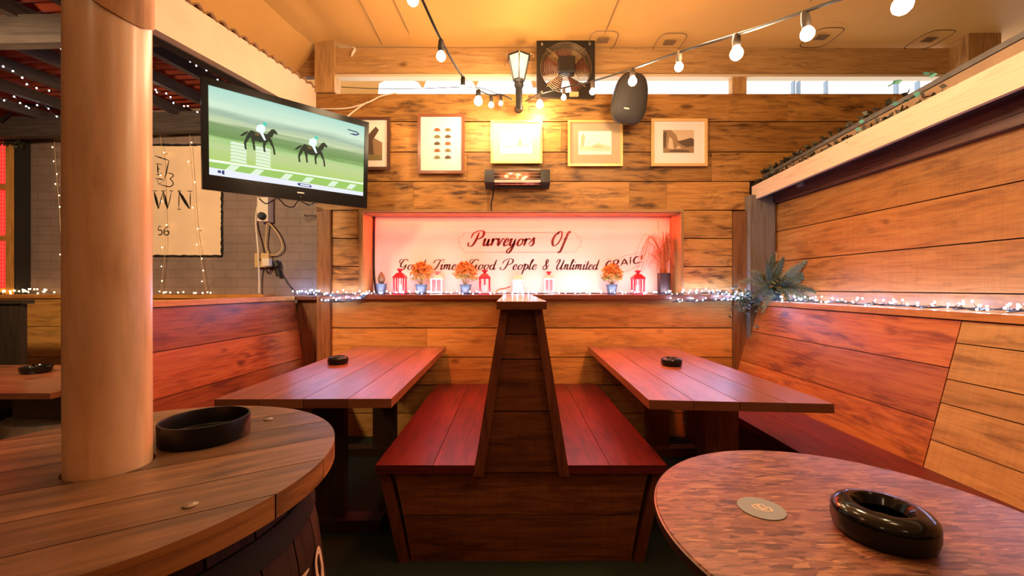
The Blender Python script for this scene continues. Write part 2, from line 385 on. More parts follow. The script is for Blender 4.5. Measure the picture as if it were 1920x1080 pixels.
for (x0,y0,x1,y1) in ((wx(735,3.2),1.2,wx(776,3.4),3.4),(wx(700,3.2),2.2,wx(716,3.4),3.4),(.80,1.0,.735,3.3),(wx(1640,2.0),1.6,wx(1500,3.0),2.9)):
    mb=MB(); n=16
    rr=[]
    for k in range(n+1):
        s_=k/n; x=x0+(x1-x0)*s_; y=y0+(y1-y0)*s_
        dz=.012*math.sin(x*4.1+y*1.7)+.010*math.sin(x*1.3-y*3.3)+.02*(3.56-y)
        rr.append((x,y,3.243+dz))
    mb.tube(rr,.004,4); mb.build('seam',M['seam'],ceiling)
for px,py in ((1130,70),(1255,74),(1540,64),(1742,68)):
    zc=3.262; d=(zc-EYE)*F/(CY-py); cxp=wx(px,d)
    pts=[]
    for k in range(24):
        a=2*math.pi*k/24; ca,sa=math.cos(a),math.sin(a)
        pts.append((cxp+.11*math.copysign(abs(ca)**.5,ca), d+.13*math.copysign(abs(sa)**.5,sa), zc-.03))
    mb=MB(); mb.tube(pts,.004,4,closed=True)
    mb.box(cxp-.045,cxp+.045,d-.03,d+.03,zc-.03,zc-.024)
    mb.build('fixing_patch',[M['seam']],ceiling)

# lean-to: white fascia beam, corrugated roof, rafters
def beam_pt(s,z): return Vector((-1.634-.132*s, 3.4-s, z-.079*s))
M['cream']=plain('cream paint',(.78,.60,.43),.5,noise=.05,nscale=6)
mb=MB(); a0,a1=beam_pt(-.02,2.906),beam_pt(4.2,2.906)
u=(a1-a0).normalized(); side=Vector((-1,.132,0)).normalized()
mb.slab(a0-Vector((0,0,.245)), u,(0,0,1),side,(a1-a0).length,.245,.06,tint=.5)
mb.build('trim_14',M['cream'],bevel=.004,kind='structure')
mb=MB(); mb.slab(a0+side*.062-Vector((0,0,.25)),u,(0,0,1),side,(a1-a0).length,.2,.07,tint=.3); mb.build('trim_15',M['dark'],bevel=.003,kind='structure')
M['sheet']=translucent('red roof sheet',(.25,.05,.025),.10,.4,(.7,.12,.05),.25,6)
rows=[]
def roof_z(x,y): return 2.905+.05*(x+1.65)-.06*(3.4-y)
nY=420; edge=[]
for j in range(nY+1):
    y=3.80-j*(5.8/nY)
    bx=-1.634-.132*(3.4-y)
    rows.append([(x,y,roof_z(x,y)+.016*math.sin(2*math.pi*y/.085)) for x in (-4.85,-3.6,-2.6,bx-.03)]); edge.append([(x,y,roof_z(x,y)+.016*math.sin(2*math.pi*y/.085)) for x in (bx-.028,bx+.015)])
mb=MB(); mb.grid(rows,smooth=True); cl=mb.build('ceiling_left',M['sheet'],kind='structure',sharp=180,thick=.003)
mb=MB(); mb.grid(edge,smooth=True); mb.build('sheet_edge',plain('weathered sheet edge',(.33,.17,.07),.6),cl,sharp=180,thick=.003)
M['rafter']=wood('grey rafter',(.09,.066,.058),(.063,.045,.04),(.026,.018,.016),burn=.3,rough=.7,burncol=(.02,.015,.012))
k=16
for x in (-4.1,-3.72,-3.34,-2.98,-2.62,-2.28):
    mb=MB(); a=Vector((x+.10,3.64,roof_z(x,3.64)-.075)); bb=Vector((x-.25,-1.6,roof_z(x,-1.6)-.075)); mb.bar(a,bb,.045,.075)
    mb.build('trim_%d'%k,M['rafter'],bevel=.003,kind='structure'); k+=1
for y,h in ((3.55,.17),(2.15,.15),(1.0,.13)):
    bx=-1.634-.132*(3.4-y)-.13
    mb=MB(); mb.bar((-4.8,y-.1,roof_z(-4.8,y)-.19),(bx,y+.08,roof_z(bx,y)-.17),.06,h,tint=.8 if y>3 else .5)
    mb.build('trim_%d'%k,M['rafter'],bevel=.003,kind='structure'); k+=1

# right wall: boards, ledge, fascia, roof upstand
XR=2.16
def rplanks(mb, zs, joints, mat=0):
    for i in range(len(zs)-1):
        ys=[-2.0]+joints.get(i,[])+[3.42]
        for a,b in zip(ys,ys[1:]):
            mb.slab((XR+.03,a+.001,zs[i+1]+.003),(0,1,0),(0,0,1),(-1,0,0),b-a-.002,zs[i]-zs[i+1]-.006,.03-random.uniform(0,.002),mat)
mb=MB(); rplanks(mb,[1.93,1.70,1.457,1.22,1.05],{0:[.6],1:[1.1],2:[.4],3:[.9]})
mb.box(XR+.03,XR+.05,-2,3.42,0,2.05,mat=1); wr=mb.build('wall_right',[M['right'],M['dark']],bevel=.0025,kind='structure')
M['plate']=wood('dark wall plate',(.13,.045,.03),(.085,.028,.02),(.035,.012,.009),burn=.5,rough=.4,burncol=(.02,.01,.01))
mb=MB(); mb.hexa([(2.12,-1.5,2.06),(2.16,-1.5,2.06),(2.16,3.40,1.935),(2.12,3.40,1.935),(2.12,-1.5,2.24),(2.16,-1.5,2.24),(2.16,3.40,2.07),(2.12,3.40,2.07)],tint=.6,grain=(0,1,0)); mb.build('trim_30',M['plate'],bevel=.003,kind='structure')
mb=MB(); mb.hexa([(2.121,-1.5,1.92),(2.159,-1.5,1.92),(2.159,3.33,1.932),(2.121,3.33,1.932),(2.121,-1.5,2.058),(2.159,-1.5,2.058),(2.159,3.33,1.934),(2.121,3.33,1.934)],tint=.9,grain=(0,1,0)); mb.build('trim_31',M['plate'],kind='structure')
def lin(y,z34,z16): return z34+(z16-z34)*(3.4-y)/1.8
mb=MB(); ya,yb=-.6,3.40
mb.hexa([(1.985,ya,lin(ya,1.965,2.03)),(2.01,ya,lin(ya,1.965,2.03)),(2.01,yb,1.965),(1.985,yb,1.965),(1.985,ya,lin(ya,2.08,2.166)),(2.01,ya,lin(ya,2.08,2.166)),(2.01,yb,2.08),(1.985,yb,2.08)],tint=.5,grain=(0,1,0))
M['peach']=wood('worn peach paint',(.73,.54,.39),(.69,.50,.35),(.55,.37,.25),burn=.35,rough=.5,knots=.8,burncol=(.35,.20,.12),tintamt=0,bump=.05)
mb.build('trim_32',M['peach'],bevel=.003,kind='structure')
M['upstand']=plain('brown upstand',(.30,.185,.10),.6,noise=.2,nscale=5)
mb=MB(); mb.hexa([(2.09,ya,lin(ya,2.05,2.14)),(2.115,ya,lin(ya,2.05,2.14)),(2.115,yb,2.05),(2.09,yb,2.05),(2.09,ya,lin(ya,2.155,2.27)),(2.115,ya,lin(ya,2.155,2.27)),(2.115,yb,2.155),(2.09,yb,2.155)],tint=.5,grain=(0,1,0))
mb.build('trim_33',M['upstand'],bevel=.003,kind='structure')
M['capgrey']=plain('grey felt edge',(.10,.09,.085),.6,noise=.3,nscale=12)
mb=MB(); mb.hexa([(2.082,ya,lin(ya,2.155,2.27)),(2.15,ya,lin(ya,2.155,2.27)),(2.15,yb,2.157),(2.082,yb,2.157),(2.082,ya,lin(ya,2.18,2.298)),(2.15,ya,lin(ya,2.18,2.298)),(2.15,yb,2.18),(2.082,yb,2.18)],tint=.5,grain=(0,1,0))
mb.build('trim_34',M['capgrey'],bevel=.003,kind='structure')
mb=MB(); mb.hexa([(2.01,ya,lin(ya,1.99,2.06)),(2.12,ya,lin(ya,1.99,2.06)),(2.12,yb,1.99),(2.01,yb,1.99),(2.01,ya,lin(ya,2.04,2.12)),(2.09,ya,lin(ya,2.04,2.12)),(2.09,yb,2.04),(2.01,yb,2.04)],tint=.2,grain=(0,1,0))
mb.build('trim_35',M['plate'],kind='structure')
# room shell out of view, added to keep the sky light out
M['shell']=plain('shell timber',(.22,.13,.07),.7,noise=.2,nscale=3)
mb=MB(); mb.box(4.6,4.68,-2.1,3.5,1.9,3.4); mb.box(XR+.05,4.6,-2.1,3.4,2.0,2.05); mb.build('wall_right_upper',M['shell'],kind='structure')
mb=MB(); mb.box(-4.9,4.7,-2.2,-2.1,0,3.6); mb.build('wall_front',M['shell'],kind='structure')
mb=MB(); mb.box(-4.95,-4.86,-2.2,3.8,0,3.2); mb.build('wall_left_end',M['shell'],kind='structure')
m,t,b=nt('artificial grass'); L=t.links.new
co=N(t,'ShaderNodeTexCoord'); ns=N(t,'ShaderNodeTexNoise', i_Scale=160.0, i_Detail=3.0); L(co.outputs['Object'],ns.inputs['Vector'])
rp=ramp(t,[(.35,(.005,.009,.003)),(.7,(.016,.030,.008))]); L(ns.outputs['Fac'],rp.inputs['Fac']); L(rp.outputs['Color'],b.inputs['Base Color']); b.inputs['Roughness'].default_value=.9
bp=N(t,'ShaderNodeBump', i_Strength=.8, i_Distance=.01); L(ns.outputs['Fac'],bp.inputs['Height']); L(bp.outputs['Normal'],b.inputs['Normal'])
mb=MB(); mb.box(-4.9,4.7,-2.2,4.6,-.06,0); mb.build('floor',m,kind='structure')

# beyond the gap: scalloped canopy on the left, pale glazing on the right
mb=MB()
x0,x1=-2.6,.30; zt=3.50; zb=3.02; n=120; y=4.0
ar=[(-1.31,-.885,3.275),(-.86,-.37,3.33),(-.335,.20,3.36)]
top=[];bot=[]
for k in range(n+1):
    x=x0+(x1-x0)*k/n; h=zb if x<-1.31 else 3.195
    for a,bb,hh in ar:
        if a<=x<=bb: h=3.195+(hh-3.195)*math.sin(math.pi*(x-a)/(bb-a))**.35
    top.append((x,y,zt)); bot.append((x,y,h))
mb.grid([top,bot],smooth=False)
canopy=mb.build('canopy_valance',M['canvas'],thick=.012)
for x in (-2.4,.28):
    mb=MB(); mb.box(x-.03,x+.03,4.01,4.06,0,3.48,grain=2); mb.build('support_post',M['post'],canopy)
tag(canopy,'scalloped tan canvas valance seen through the gap above the plank wall','canopy')
M['frame_blue']=plain('slate window frame',(.20,.27,.36),.5)
M['haze']=plain('frosted pane',(.85,.88,.92),.6,transmission=.6)
mb=MB()
for px in (1487,1497,1548,1680,1720,1790): mb.box(wx(px,4.3)-.012,wx(px,4.3)+.012,4.28,4.32,2.6,3.4)
mb.box(wx(1400,4.3),wx(1800,4.3),4.28,4.32,2.58,2.62)
mb.box(wx(1790,4.3)-.014,wx(1790,4.3)+.014,4.285,4.315,0,2.6); mb.box(wx(1487,4.3)-.014,wx(1487,4.3)+.014,4.285,4.315,0,2.6)
mb.build('window_2',M['frame_blue'],kind='structure')
w1=None
# red lit window at the left end of the brick wall
yw=3.62
mb=MB()
xa,xb=wx(-60,yw),wx(35,yw)
for z0,z1 in ((wz(252,yw),wz(262,yw)),(wz(356,yw),wz(346,yw)),(wz(452,yw),wz(442,yw)),(wz(550,yw),wz(540,yw))):
    mb.box(xa,wx(20,yw),yw-.02,3.699,min(z0,z1),max(z0,z1),tint=.7)
mb.box(wx(18,yw),xb,yw-.03,3.699,wz(552,yw),wz(258,yw),grain=2,tint=.8)
win=mb.build('window_1',M['lower'],bevel=.003,kind='structure')
mb=MB(); mb.box(xb+.001,xb+.014,yw-.034,3.699,wz(552,yw),wz(258,yw),grain=2); mb.build('dark_edge',M['dark'],win)
M['redpane']=glow('red lit pane',(1.0,.03,.02),2.2)
for (ya_,yb_) in ((262,346),(356,442),(452,540)):
    mb=MB(); mb.box(xa,wx(18,yw),yw+.03,yw+.04,wz(yb_,yw),wz(ya_,yw)); pn=mb.build('pane',M['redpane'],win)
    mb=MB()
    z=wz(yb_,yw)+.01
    while z<wz(ya_,yw): mb.tube([(xa,yw+.01,z),(wx(18,yw),yw+.01,z)],.0016,4); z+=.034
    x=xa+.01
    while x<wx(18,yw): mb.tube([(x,yw+.01,wz(yb_,yw)),(x,yw+.01,wz(ya_,yw))],.0016,4); x+=.03
    mb.build('wire_mesh',M['dark'],pn)
# ---------------------------------------------------------------- central double bench
cx=.042; YF,YB=1.83,3.395
bench=thing('double_bench','back-to-back wooden bench with red seats and tapered backrest between the two tables','bench',(cx,2.6,0))
def hw(z): return .093+(.212-.093)*(1.15-z)/(1.15-.425)   # half width of the tapered back
mb=MB(); mb.box(cx-.109,cx+.109,YF-.05,YB,1.152,1.187,grain=1,tint=.8); mb.build('cap',M['capwood'],bench,bevel=.004)
zs=[1.150,1.036,.923,.688,.412]
mb=MB()
for z1,z0 in zip(zs,zs[1:]):
    mb.hexa([(cx-hw(z0)+.012,YF+.022,z0+.004),(cx+hw(z0)-.012,YF+.022,z0+.004),(cx+hw(z0)-.012,YF+.045,z0+.002),(cx-hw(z0)+.012,YF+.045,z0+.002),
             (cx-hw(z1)+.012,YF+.022,z1-.002),(cx+hw(z1)-.012,YF+.022,z1-.002),(cx+hw(z1)-.012,YF+.045,z1-.002),(cx-hw(z1)+.012,YF+.045,z1-.002)],grain=(1,0,0))
mb.build('end_panel',M['divider'],bench,bevel=.002)
for s in (-1,1):
    mb=MB(); zb=.405
    o0,o1=hw(zb),hw(1.15); w0,w1=.046,.036
    P=lambda x,y,z:(cx+s*x,y,z)
    q=[P(o0-w0,YF,zb),P(o0,YF,zb),P(o0,YF+.03,zb),P(o0-w0,YF+.03,zb),P(o1-w1,YF,1.15),P(o1,YF,1.15),P(o1,YF+.03,1.15),P(o1-w1,YF+.03,1.15)]
    if s<0: q=[q[1],q[0],q[3],q[2],q[5],q[4],q[7],q[6]]
    mb.hexa(q,tint=.75,grain=(0,0,1)); mb.build('frame_strip',M['trim'],bench,bevel=.003)
    # backrest planks
    mb=MB()
    for z0,z1 in ((.452,.68),(.684,.91),(.914,1.15)):
        q=[P(hw(z0)-.022,YF+.03,z0),P(hw(z0)-.002,YF+.03,z0),P(hw(z0)-.002,YB,z0),P(hw(z0)-.022,YB,z0),P(hw(z1)-.022,YF+.03,z1),P(hw(z1)-.002,YF+.03,z1),P(hw(z1)-.002,YB,z1),P(hw(z1)-.022,YB,z1)]
        if s<0: q=[q[1],q[0],q[3],q[2],q[5],q[4],q[7],q[6]]
        mb.hexa(q,grain=(0,1,0))
    mb.build('backrest',M['bench'],bench,bevel=.002)
    # seat: two boards
    inner=hw(.45)+.002; outer=.655
    mb=MB()
    for a,b_ in ((inner,inner+.185),(inner+.188,outer)):
        x0,x1=sorted((cx+s*a,cx+s*b_)); mb.box(x0,x1,YF+.012,YB,.412,.45,grain=1,tint=random.uniform(.5,1))
    mb.build('seat',M['bench'],bench,bevel=.004)
    for yy in (YF+.03,2.6,YB-.06):
        mb=MB(); q=[P(.51,yy,0),P(.555,yy,0),P(.555,yy+.045,0),P(.51,yy+.045,0),P(.60,yy,.41),P(.645,yy,.41),P(.645,yy+.045,.41),P(.60,yy+.045,.41)]
        if s<0: q=[q[1],q[0],q[3],q[2],q[5],q[4],q[7],q[6]]
        mb.hexa(q,tint=.5,grain=(0,0,1)); mb.build('leg',M['trim'],bench,bevel=.003)
mb=MB()
for z1,z0 in ((.446,.212),(.208,.0)):
    a=.50+.08*z0/.45; c_=.50+.08*z1/.45; zz1=min(z1,.409)
    mb.hexa([(cx-a,YF+.042,z0),(cx+a,YF+.042,z0),(cx+a,YF+.065,z0),(cx-a,YF+.065,z0),(cx-c_,YF+.042,zz1),(cx+c_,YF+.042,zz1),(cx+c_,YF+.065,zz1),(cx-c_,YF+.065,zz1)],tint=.75 if z0>.1 else .35,grain=(1,0,0))
mb.build('apron_panel',M['divider'],bench,bevel=.002)

# ---------------------------------------------------------------- booth tables
def booth_table(label, fl, fr, br_, bl, z, legx, lm, group=None):
    c=[sum(p[i] for p in (fl,fr,br_,bl))/4 for i in (0,1)]
    t=thing('booth_table',label,'table',(c[0],c[1],0))
    mb=MB(); n=4; th=.04
    lerp=lambda a,b,k:(a[0]+(b[0]-a[0])*k,a[1]+(b[1]-a[1])*k)
    for i in range(n):
        k0,k1=i/n+.0025,(i+1)/n-.0025
        f0,f1,b0,b1=lerp(fl,fr,k0),lerp(fl,fr,k1),lerp(bl,br_,k0),lerp(bl,br_,k1)
        mb.hexa([(*f0,z-th),(*f1,z-th),(*b1,z-th),(*b0,z-th),(*f0,z),(*f1,z),(*b1,z),(*b0,z)],tint=random.uniform(.55,1),grain=(bl[0]-fl[0],bl[1]-fl[1],0))
    mb.build('tabletop',M['table'],t,bevel=.003)
    for yy in (2.12,3.05):
        mb=MB(); mb.box(legx-.085,legx+.085,yy,yy+.05,.06,z-.10,grain=2,tint=.5)
        mb.build('leg',lm,t,bevel=.004)
        mb=MB(); mb.box(legx-.30,legx+.30,yy-.03,yy+.04,z-.10,z-.042,tint=.4); mb.build('crosspiece',lm,t,bevel=.004)
        mb=MB(); mb.box(legx-.28,legx+.28,yy-.03,yy+.06,0,.06,tint=.3); mb.build('foot',lm,t,bevel=.004)
    return t
TZ=.76
M['shadedleg']=wood('shaded leg wood',(.07,.026,.013),(.05,.018,.009),(.02,.008,.005),burn=.3,rough=.6)  # left table's leg wood with the shade under the table put into its colour
booth_table('long red-stained plank table left of the double bench',(-1.30,1.79),(-.527,1.80),(-.542,3.385),(-1.262,3.385),TZ,-.95,M['shadedleg'])
booth_table('long red-stained plank table right of the double bench',(.592,1.78),(1.352,1.72),(1.295,3.385),(.625,3.385),TZ,1.085,M['divider'])

# ---------------------------------------------------------------- side benches
def lean(o,u,n_dir,rows,length,slope,t=.022,mb=None,joints=None):
    pass
rb=thing('wall_bench','long bench along the right wall, red seat and tall sloping board back','bench',(1.6,2.0,0))
def rx(z): return 1.83+(z-.43)*.265
def rback(mb,y0,y1,zs):
    for z1,z0 in zip(zs,zs[1:]):
        q=[(rx(z0),y0,z0+.0025),(rx(z0)+.025,y0,z0+.0025),(rx(z0)+.025,y1,z0+.0025),(rx(z0),y1,z0+.0025),(rx(z1),y0,z1-.0025),(rx(z1)+.025,y0,z1-.0025),(rx(z1)+.025,y1,z1-.0025),(rx(z1),y1,z1-.0025)]
        mb.hexa(q,grain=(0,1,0))
mb=MB(); rback(mb,1.835,3.39,[1.10,.888,.649,.43]); mb.build('backrest',M['backrest'],rb,bevel=.002)
mb=MB(); rback(mb,.05,1.83,[1.10,1.0,.84,.735,.57,.43]); o=mb.build('backrest',M['pale'],rb,bevel=.002); o['label']='paler unpainted boards of the bench back'
mb=MB()
for a,b_ in ((1.39,1.60),(1.603,1.83)): mb.box(a,b_,.1,3.39,.412,.45,grain=1,tint=random.uniform(.5,1))
mb.build('seat',M['bench'],rb,bevel=.004)
mb=MB(); mb.box(1.45,1.475,.1,3.39,0,.41,grain=1,tint=.4); mb.build('base_panel',M['divider'],rb)
mb=MB(); mb.box(1.995,2.158,.05,3.335,1.104,1.138,grain=1,tint=.9); mb.build('ledge',M['right'],rb,bevel=.003)

lb=thing('side_bench','long red bench left of the left plank table, its board back facing the table','bench',(-1.75,2.8,0))
u=Vector((-.092,-1,0)).normalized()
def lx(z,y): return -1.815-(z-.43)*.125-.092*(3.6-y)
mb=MB()
zs=[1.133,.885,.628,.43]
for z1,z0 in zip(zs,zs[1:]):
    q=[]
    for z in (z0+.0025,z1-.0025):
        q+= [(lx(z,2.02)-.025,2.02,z),(lx(z,2.02),2.02,z),(lx(z,3.6),3.6,z),(lx(z,3.6)-.025,3.6,z)]
    mb.hexa(q,tint=.15 if z1>1 else .95 if z1>.8 else .1,grain=(.092,1,0))
mb.build('backrest',M['backrest_red'],lb,bevel=.002)
mb=MB()
q=[]
for z in (1.136,1.170): q+=[(lx(1.13,2.02)-.09,2.0,z),(lx(1.13,2.02)+.012,2.0,z),(lx(1.13,3.6)+.012,3.57,z),(lx(1.13,3.6)-.09,3.57,z)]
mb.hexa(q,tint=.9,grain=(.092,1,0)); mb.build('ledge',M['right'],lb,bevel=.003)
mb=MB()
q=[]
for z in (0,1.134): q+=[(lx(1.13,2.02)-.075,2.03,z),(lx(1.13,2.02)-.055,2.03,z),(lx(1.13,3.6)-.055,3.5,z),(lx(1.13,3.6)-.075,3.5,z)]
mb.hexa(q,tint=.5,grain=(.092,1,0)); mb.build('rear_panel',M['divider'],lb)
mb=MB()
for a,b_ in ((0,.2),(.203,.40)):
    q=[]
    for z in (.412,.45): q+=[(lx(.43,2.02)+a,2.02,z),(lx(.43,2.02)+b_,2.02,z),(lx(.43,3.37)+b_,3.37,z),(lx(.43,3.37)+a,3.37,z)]
    mb.hexa(q,grain=(.092,1,0))
mb.build('seat',M['bench'],lb,bevel=.004)
mb=MB(); q=[]
for z in (0,.41): q+=[(lx(.43,2.02)+.33,2.02,z),(lx(.43,2.02)+.355,2.02,z),(lx(.43,3.37)+.355,3.37,z),(lx(.43,3.37)+.33,3.37,z)]
mb.hexa(q,grain=(.092,1,0)); mb.build('base_panel',M['divider'],lb)

fb=thing('plank_bench','orange plank bench against the brick wall, left of the round pole','bench',(-3.2,3.5,0))
mb=MB()
zs=[1.15,.909,.646,.45]
for z1,z0 in zip(zs,zs[1:]): mb.box(-4.8,-2.14,3.55,3.575,z0+.0025,z1-.0025)
mb.build('backrest',M['lower'],fb,bevel=.002)
mb=MB(); mb.box(-4.8,-2.14,3.53,3.699,1.152,1.185,tint=.9); mb.build('ledge',M['right'],fb,bevel=.003)
mb=MB(); mb.box(-4.8,-2.14,3.15,3.549,.41,.45,tint=.9); mb.build('seat',M['bench'],fb,bevel=.003)
mb=MB(); mb.box(-4.8,-2.14,3.2,3.22,0,.409,tint=.5); mb.build('base_panel',M['divider'],fb)

db=thing('dark_bench','dark high-backed booth end standing at the far left edge beside the low table','bench',(-3.6,2.95,0))
mb=MB(); mb.box(-4.3,-3.47,2.90,2.94,0,1.13,grain=2,tint=.3); M['nearblack']=wood('dark bench wood',(.05,.033,.02),(.035,.024,.015),(.015,.01,.007),burn=.2,rough=.6,burncol=(.01,.008,.005)); mb.build('end_panel',M['nearblack'],db,bevel=.004)
mb=MB(); mb.box(-4.3,-3.44,2.88,2.96,1.131,1.158,tint=.3); mb.build('cap',M['nearblack'],db,bevel=.004)


# far left low table on a cut barrel
ft=thing('barrel_table','low red-topped table standing on a grey cut barrel at the far left','table',(-2.5,2.3,0))
mb=MB(); mb.box(-3.3,-2.17,1.93,2.27,.722,.75,tint=.8); mb.box(-3.3,-2.17,2.273,2.63,.722,.75,tint=.6); mb.build('tabletop',M['table'],ft,bevel=.004)
M['greybox']=plain('grey pedestal',(.22,.18,.155),.6,noise=.2,nscale=5)
mb=MB(); mb.box(-2.64,-2.22,2.17,2.45,.56,.721); mb.build('pedestal',M['greybox'],ft,bevel=.004)
M['keg']=plain('worn grey metal',(.6,.53,.46),.45,.3,noise=.3,nscale=14)
mb=MB(); mb.lathe((-2.425,2.27,0),[(.21,0),(.245,.2),(.255,.35),(.25,.47)],28); mb.build('barrel',M['nearblack'],ft)
mb=MB(); mb.lathe((-2.425,2.27,0),[(.252,.471),(.262,.475),(.262,.545),(.258,.56),(.24,.56),(.24,.5)],28,caps=False); mb.lathe((-2.425,2.27,0),[(.0001,.552),(.24,.552)],28,caps=False); mb.build('hoop',M['keg'],ft)
st=thing('barrel_stool','small dark barrel stool half cut off by the left edge under the low table','stool',(-2.92,2.25,0))
mb=MB(); mb.lathe((-2.95,2.28,0),[(.20,0),(.24,.22),(.24,.4),(.215,.58),(.20,.585)],24); mb.build('barrel',M['nearblack'],st)
for z in (.12,.47):
    mb=MB(); mb.lathe((-2.95,2.28,0),[(.236 if z<.3 else .234,z),(.246 if z<.3 else .236,z+.01),(.246 if z<.3 else .228,z+.05),(.23,z+.055)],24,caps=False); mb.build('hoop',M['greybox'],st)

# ---------------------------------------------------------------- barrel table with the pole through it
BX,BY,BT=-.7206,.736,.93
PX,PY=-.7206,.736
bt=thing('barrel_table','plank-topped whisky barrel table with the round pole rising through it','table',(BX,BY,0))
M['btop']=wood('weathered barrel top',(.30,.165,.082),(.155,.085,.045),(.065,.038,.022),burn=.8,rough=.40,burncol=(.05,.03,.02),coat=.12,knots=.5,saw=.15,spec=.4,tintamt=.5)
# round top cut from parallel boards, a hole left for the pole
def disc_planks(c,r,z0,z1,ang,cuts,hole,mat,name,parent,bevel=.0025):
    mb=MB(); ca,sa=math.cos(ang),math.sin(ang)
    W=lambda a,b,z:(c[0]+ca*a-sa*b, c[1]+sa*a+ca*b, z)
    ed=[-r]+cuts+[r]
    for b0,b1 in zip(ed,ed[1:]):
        b0+=.0010; b1-=.0010
        n=14; tint=random.uniform(.35,1); ou=random.uniform(0,40); ov=random.uniform(0,40)
        bs=[b0+(b1-b0)*k/n for k in range(n+1)]
        # sample more densely near the rim
        segs=[]
        def half(lo):
            return [lo(b) for b in bs]
        outer=[math.sqrt(max(0,r*r-b*b)) for b in bs]
        inner=[math.sqrt(max(0,hole*hole-b*b)) if abs(b)<hole else 0 for b in bs]
        strips=[([-o for o in outer],[-i for i in inner]),([i for i in inner],[o for o in outer])] if any(i>0 for i in inner) else [([-o for o in outer],outer)]
        for A,B in strips:
            for k in range(n):
                pts=[(A[k],bs[k]),(B[k],bs[k]),(B[k+1],bs[k+1]),(A[k+1],bs[k+1])]
                mb.face([W(a,b,z1) for a,b in pts],[(ou+a,ov+b) for a,b in pts],tint,0)
                mb.face([W(a,b,z0) for a,b in pts][::-1],[(ou+a,ov+b) for a,b in pts][::-1],tint,0)
                for (a0,bb0,a1,bb1) in ((B[k],bs[k],B[k+1],bs[k+1]),(A[k+1],bs[k+1],A[k],bs[k])):
                    d=math.hypot(a1-a0,bb1-bb0)
                    mb.face([W(a0,bb0,z0),W(a1,bb1,z0),W(a1,bb1,z1),W(a0,bb0,z1)],[(ou+bb0*2,ov),(ou+bb1*2,ov),(ou+bb1*2,ov+.04),(ou+bb0*2,ov+.04)],min(1,tint+.2),1,True)
    return mb
m_edge=wood('barrel top edge',(.50,.20,.06),(.36,.13,.035),(.14,.045,.015),burn=.7,rough=.45,burncol=(.04,.015,.008),coat=.15,knots=0)
mb=disc_planks((BX,BY),.370,BT-.038,BT,R(32),[-.275,-.17,-.055,.062,.175,.28],.0625,None,None,None)
mb.build('tabletop',[M['btop'],m_edge],bt)
M['bolt']=plain('dull steel',(.35,.30,.25),.4,.9)
for px,py in ((710,148),(245,660)):
    X=280+px/3.176; Y=740+py/3.176; d=(EYE-BT)*F/(Y-CY)
    mb=MB(); mb.lathe((wx(X,d),d,BT),[(.010,0),(.010,.002),(.004,.004)],12); mb.build('bolt',M['bolt'],bt)
M['hoop']=plain('dark iron',(.03,.022,.018),.5,.5)
M['stave']=wood('dark oak staves',(.085,.035,.016),(.055,.022,.011),(.022,.010,.006),burn=.4,rough=.5,knots=0,burncol=(.015,.007,.004))
mb=MB(); ns=26; zp=[0,.15,.3,.45,.6,.75,.89]
rad=lambda z:.362-.055*((z-.45)/.45)**2
for k in range(ns):
    a0=2*math.pi*k/ns+.006; a1=2*math.pi*(k+1)/ns-.006; tint=random.random(); ou=random.uniform(0,30)
    for z0,z1 in zip(zp,zp[1:]):
        P=lambda a,z,o=0:(BX+(rad(z)-o)*math.cos(a),BY+(rad(z)-o)*math.sin(a),z)
        mb.face([P(a0,z0),P(a1,z0),P(a1,z1),P(a0,z1)],[(ou+z0,0),(ou+z0,.09),(ou+z1,.09),(ou+z1,0)],tint,0)
        mb.face([P(a1,z0),P(a1,z0,.02),P(a1,z1,.02),P(a1,z1)],None,tint,0); mb.face([P(a0,z0,.02),P(a0,z0),P(a0,z1),P(a0,z1,.02)],None,tint,0)
mb.lathe((BX,BY,0),[(rad(z)-.018,z) for z in zp],ns*2,mat=0,caps=False)
brl=mb.build('barrel',M['stave'],bt)
for z in (.05,.24,.80):
    mb=MB(); mb.lathe((BX,BY,0),[(rad(z)-.002,z),(rad(z)+.004,z),(rad(z+.045)+.004,z+.045),(rad(z+.045)-.002,z+.045)],48,caps=False); mb.build('hoop',M['hoop'],bt)
# ---------------------------------------------------------------- lettering
G={}
def g(ch,adv,*st): G[ch]=(adv,st)
g('o',.86,[(.52,.97),(.22,.88),(.07,.42),(.25,.02),(.52,.12),(.66,.55),(.5,.96)],[(.5,.96),(.72,.8),(.9,.85)])
g('u',1.02,[(-.06,.7),(.12,1),(.12,.3),(.28,.0),(.5,.25),(.62,1)],[(.62,1),(.62,.25),(.75,0),(.98,.3)])
g('r',.72,[(-.06,.7),(.12,1),(.12,0)],[(.12,.5),(.3,.93),(.5,1.0),(.62,.85)])
g('v',.86,[(-.06,.75),(.1,1),(.28,0),(.58,.95),(.8,.9)])
g('e',.74,[(.08,.5),(.48,.6),(.48,.93),(.25,.98),(.08,.5),(.2,.03),(.45,.05),(.74,.38)])
g('y',.98,[(-.06,.7),(.12,1),(.12,.3),(.28,0),(.5,.25),(.64,1)],[(.64,1),(.58,-.3),(.35,-.95),(.05,-.9),(.1,-.5),(.9,.3)])
g('s',.74,[(-.1,.15),(.32,1.12),(.42,.75),(.52,.3),(.34,0),(.08,.1)])
g('f',.62,[(.82,1.75),(.66,2.0),(.48,1.6),(.3,-.5),(.1,-.95),(-.1,-.75)],[(.08,.95),(.7,1.0)])
g('d',1.0,[(.52,.97),(.22,.88),(.07,.42),(.25,.02),(.52,.12),(.64,.6),(.5,.96)],[(.72,2.0),(.66,.3),(.78,0),(1.0,.3)])
g('i',.5,[(-.06,.7),(.12,1),(.12,.25),(.24,0),(.46,.3)],[(.18,1.55),(.22,1.40)])
